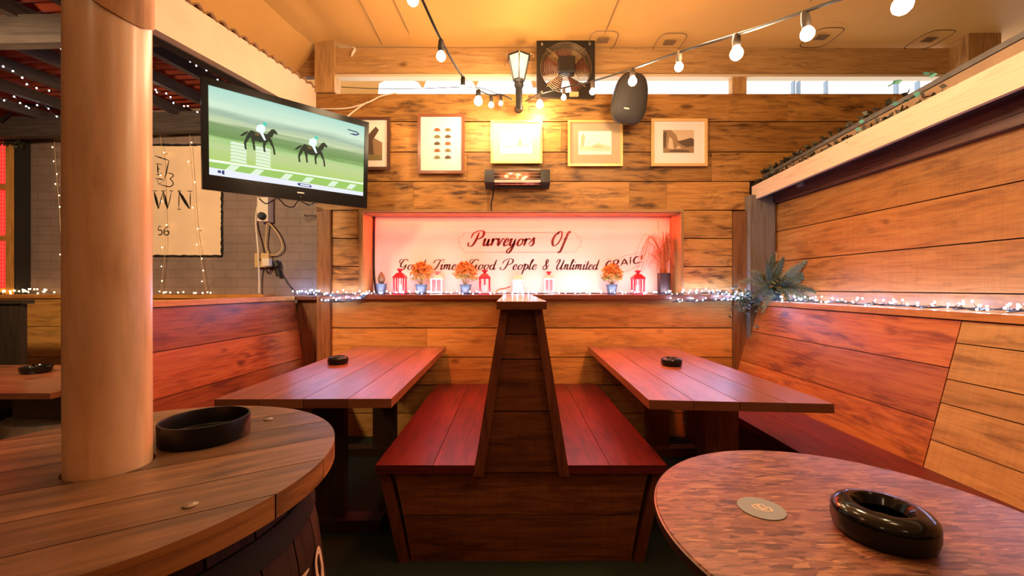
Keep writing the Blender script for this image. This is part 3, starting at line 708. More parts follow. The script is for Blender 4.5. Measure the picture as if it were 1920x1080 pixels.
g('m',1.36,[(-.06,.7),(.12,1),(.12,0)],[(.12,.5),(.35,1),(.52,.85),(.52,0)],[(.52,.5),(.75,1),(.92,.85),(.92,.2),(1.04,0),(1.3,.3)])
g('n',.96,[(-.06,.7),(.12,1),(.12,0)],[(.12,.5),(.36,1),(.54,.85),(.54,.2),(.66,0),(.9,.3)])
g('p',.82,[(-.06,.75),(.14,1.1),(.1,-1)],[(.12,.6),(.35,1),(.6,.8),(.6,.3),(.35,0),(.12,.2)],[(.5,.05),(.8,.4)])
g('l',.5,[(-.04,.4),(.32,1.7),(.25,2.0),(.12,1.6),(.12,.25),(.25,0),(.48,.3)])
g('t',.5,[(.15,1.75),(.12,.25),(.25,0),(.48,.3)],[(-.12,1.05),(.42,1.1)])
g('P',1.42,[(.5,1.9),(.38,.7),(.12,.02),(-.3,.0),(-.45,.3),(-.3,.5)],[(-.3,1.05),(-.2,1.7),(.45,2.1),(1.05,1.95),(1.1,1.35),(.75,.98),(.45,1.0)])
g('O',1.35,[(.75,2.0),(.25,1.6),(.06,.75),(.4,.02),(.9,.3),(1.12,1.2),(.9,1.95),(.55,1.9),(.5,1.55)])
g('G',1.35,[(1.08,1.6),(.88,2.0),(.48,1.9),(.18,1.2),(.25,.6),(.58,.45),(.92,.85),(1.0,1.05)],[(1.0,1.05),(.92,.2),(.55,-.2),(.05,-.1),(.0,.3)],[(.35,1.2),(-.1,1.35),(-.15,1.9),(.3,2.0)])
g('T',1.25,[(.88,1.85),(.62,.5),(.3,0),(-.1,.05),(-.15,.4)],[(-.15,1.2),(.0,1.75),(.5,1.95),(1.0,1.8),(1.6,2.05)])
g('U',1.5,[(-.15,1.2),(.0,1.85),(.32,1.95),(.35,1.5),(.2,.5),(.42,0),(.82,.35),(1.08,1.95)],[(1.08,1.95),(1.0,.4),(1.12,0),(1.45,.3)])
g('&',1.3,[(1.15,.95),(.62,.05),(.18,.1),(.1,.6),(.6,1.2),(.75,1.7),(.5,1.95),(.32,1.6),(.6,.8),(1.15,0)])
g('-',.7,[(.0,.62),(.6,.66)])
g(' ',.75)
def stroke2d(mb, pts, put, wmin, wmax, smooth=5, mat=0):
    P=[Vector((p[0],p[1],0)) for p in pts]
    if smooth and len(P)>2: P=catmull(P,smooth)
    elif len(P)==2: P=[P[0]+(P[1]-P[0])*k/3 for k in range(4)]
    n=len(P); Ls=[];Rs=[]
    for i in range(n):
        tg=(P[min(i+1,n-1)]-P[max(i-1,0)]); 
        if tg.length<1e-9: tg=Vector((1,0,0))
        tg.normalize()
        w=wmin+(wmax-wmin)*abs(tg.y)**1.6*(1 if tg.y<0.15 else .45)
        e=min(i,n-1-i)/max(1,n-1); w*=min(1,.35+e*6)
        nn=Vector((-tg.y,tg.x,0))
        Ls.append(P[i]+nn*w/2); Rs.append(P[i]-nn*w/2)
    for i in range(n-1):
        q=[put(p.x,p.y) for p in (Rs[i],Rs[i+1],Ls[i+1],Ls[i])]
        mb.face(q,None,.5,mat)
def write(mb, text, put, x0, x1, xh, slant=.42, wmin=.05, wmax=.22, base=lambda x:0, sp=.0):
    tot=sum(G[c][0] for c in text); sx=(x1-x0)/tot
    x=0
    for c in text:
        for st in G[c][1]:
            pts=[]
            for (a,b) in st: pts.append(((x+a)*sx/xh+slant*b*.8-.15, b))
            stroke2d(mb, pts, lambda a,b: put(x0+a*xh, b*xh), wmin, wmax)
        x+=G[c][0]

# niche back board: painted board with hand lettering
sign=thing('lettered_board','pale board at the back of the niche with dark red script lettering','sign',(.08,NY,1.5))
M['board']=plain('off-white board',(.82,.74,.70),.5)
mb=MB(); mb.box(NX0,NX1,NY-.022,NY-.002,NZ0,NZ1); mb.build('board',M['board'],sign)
DS=NY-.0235
M['ink']=plain('dark red paint',(.06,.006,.006),.4)
M['inkred']=plain('crimson paint',(.11,.005,.008),.4)
M['hair']=plain('grey hairline',(.45,.38,.36),.5)
def putter(py0): return lambda x,z: Vector((x, DS, wz(py0,DS)+z))
s=DS/F
for w_,a_,b_,p_ in (('Purveyors',885,1004,461),('Of',1034,1061,461)):
    mb=MB(); write(mb,w_,putter(p_),wx(a_,DS),wx(b_,DS),13.5*s,wmin=.11,wmax=.35); mb.build('lettering',M['inkred'],sign)
for w_,a_,b_ in (('Good',748,797),('Times-',812,872),('Good',880,930),('People',944,1007),('&',1018,1029),('Unlimited',1042,1122)):
    mb=MB(); write(mb,w_,putter(505.5),wx(a_,DS),wx(b_,DS),9.6*s,wmin=.11,wmax=.31); mb.build('lettering',M['ink'],sign)
U={'C':(1.0,[(.85,.8),(.5,1.0),(.12,.6),(.2,.12),(.55,0),(.92,.2)]),'R':(1.05,[(.12,0),(.15,1.0)],[(.0,.9),(.5,1.02),(.75,.8),(.6,.5),(.2,.45)],[(.4,.45),(.6,.15),(.9,0)]),
   'A':(1.1,[(.02,0),(.5,1.02)],[(.5,1.02),(.95,0)],[(.2,.32),(.75,.32)]),'I':(.55,[(.2,0),(.22,1.0)],[(.02,1.0),(.45,1.0)]),'K':(1.0,[(.12,0),(.15,1.0)]),'!':(.4,[(.2,1.1),(.16,.35)],[(.14,.1),(.15,0)])}
x=0
for ch in 'CRAIC!':
    mb=MB()
    adv,*sts=U[ch]
    for st in sts:
        P=[]
        for a,b in st:
            X=(x+a)*14.0; 
            P.append((X,b*13.0+ .17*X))
        stroke2d(mb,P,lambda a,b: Vector((wx(1135+a,DS),DS,wz(504-b,DS))),1.6,4.0)
    x+=adv; mb.build('lettering',M['ink'],sign)
mb=MB()
def px2(a,b): return Vector((wx(a,DS),DS,wz(b,DS)))
x0,x1,y0,y1=860,1089,436,473
corner=[(x0+10,y0),(x1-10,y0),(x1-9,y0+4),(x1-6,y0+8),(x1,y0+10),(x1,y1-10),(x1-6,y1-8),(x1-9,y1-4),(x1-10,y1),(x0+10,y1),(x0+9,y1-4),(x0+6,y1-8),(x0,y1-10),(x0,y0+10),(x0+6,y0+8),(x0+9,y0+4),(x0+10,y0)]
for a,b_ in zip(corner,corner[1:]):
    stroke2d(mb,[a,b_],px2,1.0,1.0,0)
mb.build('border_line',M['hair'],sign); mb=MB()
stroke2d(mb,[(1136,484),(1146,489),(1158,487),(1170,480),(1186,477),(1200,473)],px2,1.0,1.0,6)
mb.build('flourish',M['hair'],sign); mb=MB()
stroke2d(mb,[(1165,511),(1180,507),(1192,500),(1206,497)],px2,1.0,1.0,6)
mb.build('flourish',M['hair'],sign)

# painted pub sign on the brick wall
DP=3.694
ps=thing('painted_sign','cream painted sign with black brushed border on the brick wall behind the pole','sign',(wx(300,DP),DP,1.8))
M['signcream']=plain('cream sign paint',(.84,.62,.43),.55,noise=.06,nscale=3)
xl,xr=wx(128,DP),wx(415,DP); zb_,zt_=wz(479,DP),wz(273,DP)
mb=MB(); mb.box(xl,xr,DP,3.6995,zb_,zt_); mb.build('panel',M['signcream'],ps)
mb=MB(); e=DP-.001
def pp(a,b): return Vector((wx(a,DP),e,wz(b,DP)))
rnd=random.Random(3)
def ragged(x0,y0,x1,y1,w,n=40):
    A=[];B=[]
    for k in range(n+1):
        t_=k/n; X=x0+(x1-x0)*t_; Y=y0+(y1-y0)*t_
        dx,dy=(x1-x0),(y1-y0); l=math.hypot(dx,dy); nx,ny=-dy/l,dx/l
        w1=w*(.5+rnd.uniform(-.25,.15)); w2=w*(.5+rnd.uniform(-.25,.15))
        A.append((X+nx*w1,Y+ny*w1)); B.append((X-nx*w2,Y-ny*w2))
    for k in range(n):
        q=[pp(*c) for c in (A[k],A[k+1],B[k+1],B[k])]
        mb.face(q[::-1],None,.5,0)
ragged(128,272,417,272,4.0); ragged(128,480,417,480,4.5); ragged(416,270,416,482,4.5,70); ragged(130,270,130,482,4.5,70)
mb.build('border',M['black'],ps)
mb=MB()
def seg(pts,w,sm=0): stroke2d(mb,[(p[0],-p[1]) for p in pts],lambda a,b: pp(a,-b),w,w,sm)
def Z(a,b): return (285+a/4.693,260+b/4.696)   # from the close-up of the sign
for pts,w in (([(20,150),(150,192)],2.2),([(150,192),(112,360)],2.2),([(112,360),(28,350)],1.6),
              ([(40,350),(60,400),(112,372),(40,352)],1.5)): seg([Z(*p) for p in pts],w)
seg([Z(*p) for p in [(130,300),(175,310),(188,330),(160,352),(175,370),(188,400),(160,422),(110,415),(60,398)]],1.8,5)
mb.build('tag_emblem',M['black'],ps); mb=MB()
for pts,w in (([(50,220),(54,315)],2.4),([(32,222),(80,222)],1.3),([(54,266),(74,266)],1.2),([(36,316),(80,318)],1.3),([(80,222),(80,238)],1.2),([(80,300),(80,318)],1.2),
              ): seg([Z(*p) for p in pts],w)
mb.build('lettering',M['black'],ps); mb=MB()
for pts,w in (([(20,470),(58,618)],4.6),([(58,618),(98,470)],1.6),([(98,462),(138,618)],5.2),([(138,618),(174,462)],1.6),([(0,460),(50,460)],1.4),([(75,460),(128,460)],1.4),([(150,460),(192,460)],1.4),
              ([(240,465),(235,620)],1.8),([(236,462),(330,618)],5.6),([(336,618),(338,465)],1.8),([(220,460),(262,460)],1.4),([(310,462),(356,462)],1.4),([(220,622),(260,622)],1.4),
              ): seg([Z(*p) for p in pts],w)
mb.build('lettering',M['black'],ps); mb=MB()
for pts,w in (([(58,775),(54,810)],1.6),([(58,773),(82,773)],1.6)): seg([Z(*p) for p in pts],w)
seg([Z(*p) for p in [(54,808),(80,806),(90,825),(80,845),(52,846)]],2.0,5)
mb.build('lettering',M['black'],ps); mb=MB()
seg([Z(*p) for p in [(142,772),(118,790),(106,820),(112,844),(136,848),(150,828),(138,812),(110,820)]],2.0,5)
mb.build('lettering',M['black'],ps)

# barrel number
mb=MB(); 
digits={'7':[[(0,1),(.55,1),(.2,0)]],'5':[[(.55,1),(.1,1),(.05,.58)],[(.05,.58),(.4,.62),(.56,.35),(.4,.05),(.03,.02)]],'9':[[(.5,.62),(.3,.45),(.08,.6),(.1,.9),(.35,1),(.52,.85),(.5,.4),(.3,0)]]}
a0=R(-14)
for k,ch in enumerate('759'):
    for st in digits[ch]:
        def put(x,y,k=k):
            ang=a0+(k*.075+x*.085)/.37; z=.625+y*.10
            r_=rad(z)+.0025; return Vector((BX+r_*math.cos(ang),BY+r_*math.sin(ang),z))
        P=[(p[0],p[1]) for p in st]
        stroke2d(mb,P,put,.12,.20,0 if len(P)<4 else 4)
M['chalk']=plain('cream stencil paint',(.62,.46,.30),.6)
mb.build('number_marking',M['chalk'],brl)
# ---------------------------------------------------------------- pole
pole=thing('round_pole','thick pale peeled timber pole standing up through the barrel table','pole',(PX,PY,0))
M['pole']=wood('peeled pole',(.86,.56,.33),(.80,.48,.26),(.66,.36,.17),burn=.3,rough=.38,grain=.5,knots=.8,burncol=(.36,.17,.07),tintamt=0,coat=.35,bump=.12,spec=.5)
rows=[];n=40
for i in range(36):
    z=i*2.0/35
    rows.append([(PX+(.0585+.0012*math.sin(3*a+z*2)+.001*math.sin(5*a-z*5))*math.cos(a)+.002*math.sin(z*2.2),PY+(.0585+.0012*math.sin(3*a+z*2))*math.sin(a),z) for a in [2*math.pi*k/n for k in range(n)]])
mb=MB(); b0=len(mb.v); mb.grid(rows,smooth=True,closev=True)
mb.uv=[[(q[0]*2.0+3,q[1]*.37*1.0) for q in f] for f in mb.uv]
mb.build('shaft',M['pole'],pole,sharp=60)
# darker unpeeled upper length whose edge runs diagonally across the pole
mb=MB(); rows=[]
M['bark']=wood('unpeeled timber',(.62,.33,.15),(.52,.25,.10),(.33,.14,.05),burn=.6,rough=.6,grain=.5,burncol=(.2,.09,.035),tintamt=0)
for i in range(10):
    r=[]
    for k in range(n):
        a=2*math.pi*k/n; d=math.cos(a-R(-20))
        zl=1.765-.055*max(-.2,d)
        r.append((PX+(.0615+.001*math.sin(7*a))*math.cos(a),PY+(.0615+.001*math.sin(5*a))*math.sin(a), zl+(2.15-zl)*i/9))
    rows.append(r)
rows.insert(0,[(PX+(x-PX)*.94,PY+(y-PY)*.94,z+.001) for x,y,z in rows[0]])
mb.grid(rows,smooth=True,closev=True); mb.uv=[[(q[0]*.4,q[1]*.37) for q in f] for f in mb.uv]
mb.build('upper_length',M['bark'],pole,sharp=60)

# ---------------------------------------------------------------- right round table
RX,RY,RT=.715,.835,.76
rt=thing('round_table','round flake-board table in the right foreground','table',(RX,RY,0))
m,t,b=nt('flake board'); L=t.links.new
co=N(t,'ShaderNodeTexCoord'); col=None
for k,(ang,sx,sy) in enumerate([(25,26,120),(-40,28,130),(75,24,115),(100,27,125),(-10,22,120)]):
    mpn=N(t,'ShaderNodeMapping'); mpn.inputs['Rotation'].default_value=(0,0,R(ang)); mpn.inputs['Scale'].default_value=(sx,sy,1); L(co.outputs['Object'],mpn.inputs[0])
    wn=N(t,'ShaderNodeTexNoise',i_Scale=9.0,i_Detail=4.0); L(co.outputs['Object'],wn.inputs['Vector'])
    vm=N(t,'ShaderNodeVectorMath',operation='MULTIPLY_ADD'); L(wn.outputs['Color'],vm.inputs[0]); vm.inputs[1].default_value=(1.3,1.3,0); L(mpn.outputs[0],vm.inputs[2])
    vo=N(t,'ShaderNodeTexVoronoi',i_Scale=1.0); L(vm.outputs[0],vo.inputs['Vector'])
    sp=N(t,'ShaderNodeSeparateColor'); L(vo.outputs['Color'],sp.inputs[0])
    rp=ramp(t,[(0,(.09,.035,.024)),(.25,(.20,.08,.048)),(.5,(.27,.115,.07)),(.8,(.36,.165,.085)),(.95,(.48,.25,.12)),(1,(.22,.10,.085))]); L(sp.outputs[0],rp.inputs['Fac'])
    if col is None: col=rp.outputs['Color']
    else:
        r2=ramp(t,[(.45,0.0),(.55,.85)]); L(sp.outputs[1],r2.inputs['Fac']); col=mix(t,col,rp.outputs['Color'],r2.outputs['Color'])
mpn=N(t,'ShaderNodeMapping'); mpn.inputs['Rotation'].default_value=(0,0,R(28)); mpn.inputs['Scale'].default_value=(18,130,1); L(co.outputs['Object'],mpn.inputs[0])
sn=N(t,'ShaderNodeTexNoise',i_Scale=1.0,i_Detail=5.0,i_Distortion=2.2); L(mpn.outputs[0],sn.inputs['Vector'])
sr=ramp(t,[(.30,.55),(.5,.95),(.66,1.0),(.74,1.7)]); L(sn.outputs['Fac'],sr.inputs['Fac']); col=mix(t,col,sr.outputs['Color'],.85,'MULTIPLY')
L(col,b.inputs['Base Color']); b.inputs['Roughness'].default_value=.36; b.inputs['Coat Weight'].default_value=.3; b.inputs['Coat Roughness'].default_value=.3
bp=N(t,'ShaderNodeBump',i_Strength=.25,i_Distance=.003); L(col,bp.inputs['Height']); L(bp.outputs['Normal'],b.inputs['Normal'])
M['osb']=m
mb=MB(); mb.lathe((RX,RY,0),[(.392,RT-.022),(.399,RT-.020),(.400,RT-.003),(.397,RT)],96); 
mb.build('tabletop',M['osb'],rt)
M['rim']=plain('dark table edge',(.05,.022,.014),.4)
mb=MB(); mb.lathe((RX,RY,0),[(.398,RT-.024),(.4025,RT-.022),(.4025,RT-.004),(.400,RT-.003)],96,caps=False); mb.build('edge_band',M['rim'],rt)
mb=MB(); mb.lathe((RX,RY,0),[(.24,0),(.24,.02),(.05,.05),(.04,.10),(.04,RT-.06),(.12,RT-.03),(.12,RT-.024)],28); mb.build('pedestal',M['gloss'],rt)
# coaster
def onz(px,py,z): d=(EYE-z)*F/(py-CY); return Vector((wx(px,d),d,z))
c=onz(1427,954,RT)
mat_=thing('coaster','round grey beer mat with a small tan tag emblem on the flake-board table','coaster',(c.x,c.y,RT))
M['mat']=plain('grey card',(.25,.30,.31),.7)
mb=MB(); mb.lathe((c.x,c.y,RT+.0004),[(.047,0),(.047,.0018)],48); mb.build('disc',M['mat'],mat_)
M['tan']=plain('tan print',(.80,.60,.42),.6)
mb=MB()
def cp(a,b_): return Vector((c.x+a*math.cos(.1)-b_*math.sin(.1), c.y+a*math.sin(.1)+b_*math.cos(.1), RT+.0026))
for pts in ([(-.014,.012),(.012,.014)],[(.012,.014),(.010,-.006)],[(.010,-.006),(-.012,-.008)],[(-.012,-.008),(-.014,.012)],[(-.004,.008),(-.004,-.004)],[(-.004,.008),(.004,.008)],[(-.004,.002),(.003,.002)],[(-.004,-.004),(.004,-.004)]):
    stroke2d(mb,pts,cp,.0034,.0034,0)
stroke2d(mb,[(.010,-.002),(.018,.0),(.019,-.006),(.015,-.008),(.018,-.012),(.012,-.016),(.0,-.014),(-.006,-.011)],cp,.003,.003,4)
mb.build('emblem',M['tan'],mat_)

# ---------------------------------------------------------------- ashtrays
M['ashes']=plain('pale ash',(.30,.25,.20),.9,noise=.3,nscale=80)
def lidded(label,loc,r,h):
    t=thing('ashtray',label,'ashtray',loc,'black ashtrays on the tables')
    x,y,z=loc
    mb=MB(); mb.lathe(loc,[(r*.86,0),(r*.95,h*.10),(r,h*.35),(r,h*.66),(r*.97,h*.68),(r*.93,h*.66),(r*.9,h*.15),(.0001,h*.12)],48,caps=False); mb.lathe(loc,[(.0001,.0005),(r*.86,0)],48,caps=False)
    mb.build('base',M['ash'],t)
    mb=MB(); mb.lathe(loc,[(r*.92,h*.66),(r*1.0,h*.70),(r*.99,h*.76),(r*.90,h*.90),(r*.72,h*1.0),(r*.60,h*.99),(r*.54,h*.88),(r*.49,h*.72),(r*.47,h*.68),(r*.45,h*.72)],48,caps=False)
    mb.build('lid',M['gloss'],t)
    mb=MB(); mb.lathe((x,y,z+h*.42),[(.0001,.006),(r*.2,.004),(r*.5,0)],20,caps=False); mb.build('ash',M['ashes'],t)
    return t
c=onz(1655,1003,RT)
lidded('glossy black wind-proof ashtray on the flake-board table, nearest the camera',(c.x,c.y,RT),.083,.062)
c=onz(634,682,TZ); lidded('small black ashtray on the left red plank table',(c.x,c.y,TZ),.062,.048)
c=onz(1259,685,TZ); lidded('small black ashtray on the right red plank table',(c.x,c.y,TZ),.062,.048)
c=onz(68,699,.75); 
t=thing('ashtray','small black notched ashtray on the low table at the far left','ashtray',(c.x,c.y,.75),'black ashtrays on the tables')
mb=MB()
prof=[(.058,0),(.066,.012),(.070,.036),(.064,.040),(.060,.034),(.054,.010),(.0001,.009)]
mb.lathe(c,prof,32,caps=False); mb.build('bowl',M['gloss'],t)
for k in range(3):
    a=2*math.pi*k/3+.5; mb=MB(); mb.tube([(c.x+.072*math.cos(a),c.y+.072*math.sin(a),c.z+.038),(c.x+.058*math.cos(a),c.y+.058*math.sin(a),c.z+.038)],.006,8); mb.build('cigarette_rest',M['gloss'],t)
c=onz(386,820,BT); 
t=thing('ashtray','wide open black ashtray beside the pole on the barrel table','ashtray',(c.x,c.y,BT),'black ashtrays on the tables')
mb=MB(); r=.081; h=.043; BT=BT+.0006
mb.lathe((c.x,c.y,BT),[(.0001,.0005),(r*.97,0),(r*.99,.003),(r,h-.003),(r*.985,h),(r*.95,h),(r*.93,h-.004),(r*.91,.01),(r*.85,.006),(.0001,.006)],64,caps=False); mb.build('bowl',M['ash'],t)
for k in range(4):
    a=2*math.pi*k/4+.6; mb=MB(); mb.box(c.x+math.cos(a)*.05-.012,c.x+math.cos(a)*.05+.012,c.y+math.sin(a)*.05-.012,c.y+math.sin(a)*.05+.012,BT+.0062,BT+.009); mb.build('floor_rib',M['ash'],t)

# ---------------------------------------------------------------- television
TW,TH=1.045,.655
A0=Vector((-1.846,2.44,0)); A1=Vector((-1.128,3.20,0))
ux=(A1-A0).normalized(); tz_=Vector((0,0,1)); nrm=Vector((ux.y,-ux.x,0))   # faces the room
tilt=R(6); roll=R(1.6)
vv=(tz_*math.cos(tilt)+nrm*math.sin(tilt)); nn=(nrm*math.cos(tilt)-tz_*math.sin(tilt))
uu=ux*math.cos(roll)+vv*math.sin(roll); vv=vv*math.cos(roll)-ux*math.sin(roll)
TC=(A0+A1)/2+Vector((0,0,2.178))-nrm*.0
tv=thing('television','large black flat-screen television showing horse racing, hung at an angle over the left table','television',tuple(TC))
def T(a,b,c=0): return TC+uu*a+vv*b+nn*c
hw_,hh=TW/2,TH/2
mb=MB()
mb.slab(T(-hw_+.06,-hh+.06,-.06),uu,vv,nn,TW-.12,TH-.12,.04,tint=.5)
mb.build('rear_housing',M['tvblack'],tv,bevel=.01)
mb=MB(); bz=.034
o=[(-hw_,-hh),(hw_,-hh),(hw_,hh),(-hw_,hh)]; SB=-hh+.092; i_=[(-hw_+bz,SB),(hw_-bz*.9,SB),(hw_-bz*.9,hh-bz*1.2),(-hw_+bz,hh-bz*1.2)]
for k in range(4):
    a,b_,c_,d=o[k],o[(k+1)%4],i_[(k+1)%4],i_[k]
    mb.face([T(*a,.012),T(*b_,.012),T(*c_,.012),T(*d,.012)]); mb.face([T(*a,-.02),T(*b_,-.02),T(*b_,.012),T(*a,.012)])
    mb.face([T(*d,.012),T(*c_,.012),T(*c_,.002),T(*d,.002)])
mb.face([T(*p,-.02) for p in o][::-1])
mb.build('bezel',M['tvblack'],tv)
# picture on the screen
def em(name,c,s=1.0):
    m,t,b=nt(name); b.inputs['Base Color'].default_value=(.01,.01,.01,1); b.inputs['Emission Color'].default_value=(*c,1); b.inputs['Emission Strength'].default_value=s; b.inputs['Roughness'].default_value=.6; b.inputs['Specular IOR Level'].default_value=.05; return m
m,t,b=nt('race footage'); L=t.links.new
uvn=N(t,'ShaderNodeUVMap',uv_map='UVMap'); sx=N(t,'ShaderNodeSeparateXYZ'); L(uvn.outputs[0],sx.inputs[0])
mpn=N(t,'ShaderNodeMapping'); mpn.inputs['Scale'].default_value=(1.0,9,1); L(uvn.outputs[0],mpn.inputs[0])
ns=N(t,'ShaderNodeTexNoise',i_Scale=2.2,i_Detail=3.0); L(mpn.outputs[0],ns.inputs['Vector'])
ma=N(t,'ShaderNodeMath',operation='MULTIPLY_ADD'); L(ns.outputs['Fac'],ma.inputs[0]); ma.inputs[1].default_value=.16; ma.inputs[2].default_value=-.08
m2=N(t,'ShaderNodeMath',operation='ADD'); L(ma.outputs[0],m2.inputs[0]); L(sx.outputs[1],m2.inputs[1])
rp=ramp(t,[(.0,(.36,.55,.10)),(.15,(.42,.62,.14)),(.34,(.50,.62,.28)),(.42,(.40,.62,.24)),(.47,(.16,.30,.09)),(.58,(.22,.34,.15)),(.64,(.56,.66,.40)),(.72,(.34,.48,.36)),(.80,(.62,.80,.62)),(1.0,(.40,.68,.58))])
L(m2.outputs[0],rp.inputs['Fac']); L(rp.outputs['Color'],b.inputs['Emission Color']); b.inputs['Emission Strength'].default_value=.92; b.inputs['Base Color'].default_value=(.01,.01,.01,1); b.inputs['Roughness'].default_value=.6; b.inputs['Specular IOR Level'].default_value=.05
SM=[m,em('rail white',(.80,.92,.74)),em('dark bay',(.025,.035,.02)),em('jockey silks',(.75,.92,.84)),em('teal cap',(.05,.60,.45)),em('caption bar',(.72,.76,.86)),em('navy graphic',(.03,.05,.15)),em('misty hurdle',(.66,.80,.60)),em('green verge',(.30,.52,.12)),em('bay flank',(.14,.09,.03))]
mb=MB(); S0,S1,T0,T1=-hw_+bz,hw_-bz*.9,SB,hh-bz*1.2; SW,SH=S1-S0,T1-T0
def sc(x,y,l=0): return T(S0+SW*x,T0+SH*y,.003+.0002*l)
def sp_(pts,mat,l): mb.face([sc(*p,l) for p in pts],[tuple(p) for p in pts],.5,mat)
sp_([(0,0),(1,0),(1,1),(0,1)],0,0)
sp_([(0,.08),(1,.06),(1,.17),(0,.16)],8,1)
for k in range(9):
    x=.16*k-.1+.02*(k%2); q=[(x,.075),(x+.05,.075),(x+.085,.15),(x+.035,.15)]
    q=[(min(1,max(0,a)),b_) for a,b_ in q]; sp_(q,7,2)
sp_([(0,.150),(.45,.165),(1,.168),(1,.192),(.45,.185),(0,.178)],1,3)
sp_([(0,0),(1,0),(1,.055),(0,.085)],5,3)
for (x0,x1) in ((.11,.205),(.25,.345)):
    for k in range(6): sp_([(x0,.195+k*.04),(x1,.19+k*.04),(x1-.008,.222+k*.04),(x0+.008,.226+k*.04)],7,2)
def disc(cx_,cy_,rx_,ry_,mat,l,n=14,rot=0): 
    sp_([(cx_+rx_*math.cos(2*math.pi*k/n)*math.cos(rot)-ry_*math.sin(2*math.pi*k/n)*math.sin(rot)*.56, cy_+rx_*math.cos(2*math.pi*k/n)*math.sin(rot)*1.78+ry_*math.sin(2*math.pi*k/n)*math.cos(rot)) for k in range(n)],mat,l)
def horse(x,y,s,dz=0):
    Q=lambda a,b_:(x+a*s,y+b_*s*1.6)
    def pl(pts,mat,l): sp_([Q(*p) for p in pts],mat,l)
    pl([(-.10,.02),(-.07,.065),(-.01,.055),(.05,.06),(.09,.05),(.10,.0),(.06,-.035),(-.0,-.045),(-.06,-.035)],2,4)     # trunk
    pl([(.06,.055),(.10,.12),(.125,.13),(.155,.095),(.15,.075),(.125,.085),(.105,.03)],2,5)                      # neck and head
    pl([(-.095,.05),(-.13,.02),(-.16,-.02),(-.135,-.015),(-.10,.02)],2,5)                                          # tail
    for a,b_,c_,d in ((-.085,-.01,-.115,-.15),(-.055,-.03,-.045,-.14),(.05,-.03,.04,-.14),(.085,-.01,.125,-.15)):
        pl([(a-.018,b_+.02),(a+.018,b_+.02),(c_+.006,d*.6),(c_+.012,d),(c_-.004,d),(c_-.012,d*.55)],2,5)
    pl([(-.04,.05),(.0,.05),(.0,.02),(-.035,.02)],9,6)
    pl([(-.03,.075),(-.02,.13),(.02,.155),(.045,.14),(.05,.09),(.03,.06),(-.01,.06)],3,7)                          # rider's body
    pl([(.0,.06),(.03,.065),(.055,-.01),(.04,-.015)],3,7)
    disc(Q(.045,.165)[0],Q(.045,.165)[1],.018*s,.028*s,4,8)
horse(.275,.53,.70); horse(.605,.50,.72)
sp_([(.865,.91),(.94,.905),(.96,.88),(.94,.85),(.90,.85),(.90,.865),(.935,.868),(.945,.88),(.935,.89),(.865,.895)],6,4)
for k in range(3): sp_([(.885+.016*k,.845),(.897+.016*k,.845),(.897+.016*k,.86),(.885+.016*k,.86)],6,4)
sp_([(.045,.035),(.062,.035),(.062,.065),(.045,.065)],6,5); sp_([(.066,.03),(.08,.02),(.08,.075),(.066,.065)],6,5)
sp_([(.52,.02),(.60,.015),(.61,.03),(.60,.05),(.52,.055),(.51,.04)],6,5); sp_([(.53,.027),(.595,.024),(.595,.042),(.53,.046)],5,6)
mb.build('screen',SM,tv)
M['silver']=plain('silver badge',(.6,.6,.6),.3,.8)
mb=MB(); mb.slab(T(.01,-hh+.05,.0125),uu,vv,nn,.045,.008,.001); mb.build('badge',M['silver'],tv)
mb=MB(); mb.slab(T(.03,-hh+.025,.0125),uu,vv,nn,.004,.004,.001); mb.build('status_light',M['silver'],tv)
mb=MB(); p0=T(.05,0,-.06); p1=Vector((-1.58,3.33,2.25))
mb.bar(p0,p1,.05,.06); mb.slab(T(-.12,-.12,-.075),uu,vv,nn,.34,.24,.016); mb.box(-1.64,-1.52,3.325,3.388,2.12,2.38); mb.build('wall_bracket',M['black'],tv)

# ---------------------------------------------------------------- cables, sockets
def cable(name,label,pts,r,mat,cat='cable',sm=6):
    mb=MB(); mb.tube(pts,r,6,smooth_path=sm); o=mb.build(name,mat); return tag(o,label,cat)
M['whitepl']=plain('white plastic',(.78,.66,.55),.45); M['yellowed']=plain('yellowed plastic',(.62,.42,.18),.5)
d=3.66
sk=thing('wall_socket','yellowed double socket box low on the brick wall with a white adapter','socket',tuple(at(496,487,3.67)))
mb=MB(); mb.box(wx(480,d),wx(506,d),d-.02,3.699,wz(501,d),wz(475,d)); mb.build('faceplate',M['yellowed'],sk,bevel=.004)
mb=MB(); mb.lathe((wx(489,d),d-.0205,wz(487,d)),[(.014,0),(.014,.002)],12,frame=((1,0,0),(0,0,1),(0,-1,0))); mb.build('switch',M['black'],sk)
mb=MB(); mb.box(wx(500.5,d),wx(513,d),d-.07,d-.0205,wz(499,d),wz(485,d)); mb.build('adapter',M['whitepl'],sk,bevel=.004)
ex=thing('power_strip','white extension socket block hanging under the television with a black plug','socket',tuple(at(497,395,3.66)))
mb=MB(); mb.box(wx(488,d),wx(508,d),d-.045,3.699,wz(416,d),wz(372,d)); mb.build('block',M['whitepl'],ex,bevel=.01)
mb=MB(); mb.lathe((wx(498,d),d-.0455,wz(407,d)),[(.034,0),(.034,.02),(.02,.04)],16,frame=((1,0,0),(0,0,1),(0,-1,0))); mb.build('plug',M['black'],ex)
cable('cable','white cable dropping from the extension block down the brick wall to the bench ledge',[at(489,378,3.62),at(482,392,3.66),at(480,420,3.675),at(484,470,3.62),at(486,520,3.66),at(486,550,3.66)],.008,M['whitepl'])
cable('cable','looped cream cable hanging below the extension socket block',[at(501,418,3.66),at(499,440,3.665),at(498,462,3.665),at(505,476,3.665),at(516,478,3.665),at(527,470,3.665),at(529,458,3.665),at(522,440,3.665),at(510,424,3.66),at(503,418,3.66)],.006,M['yellowed'])
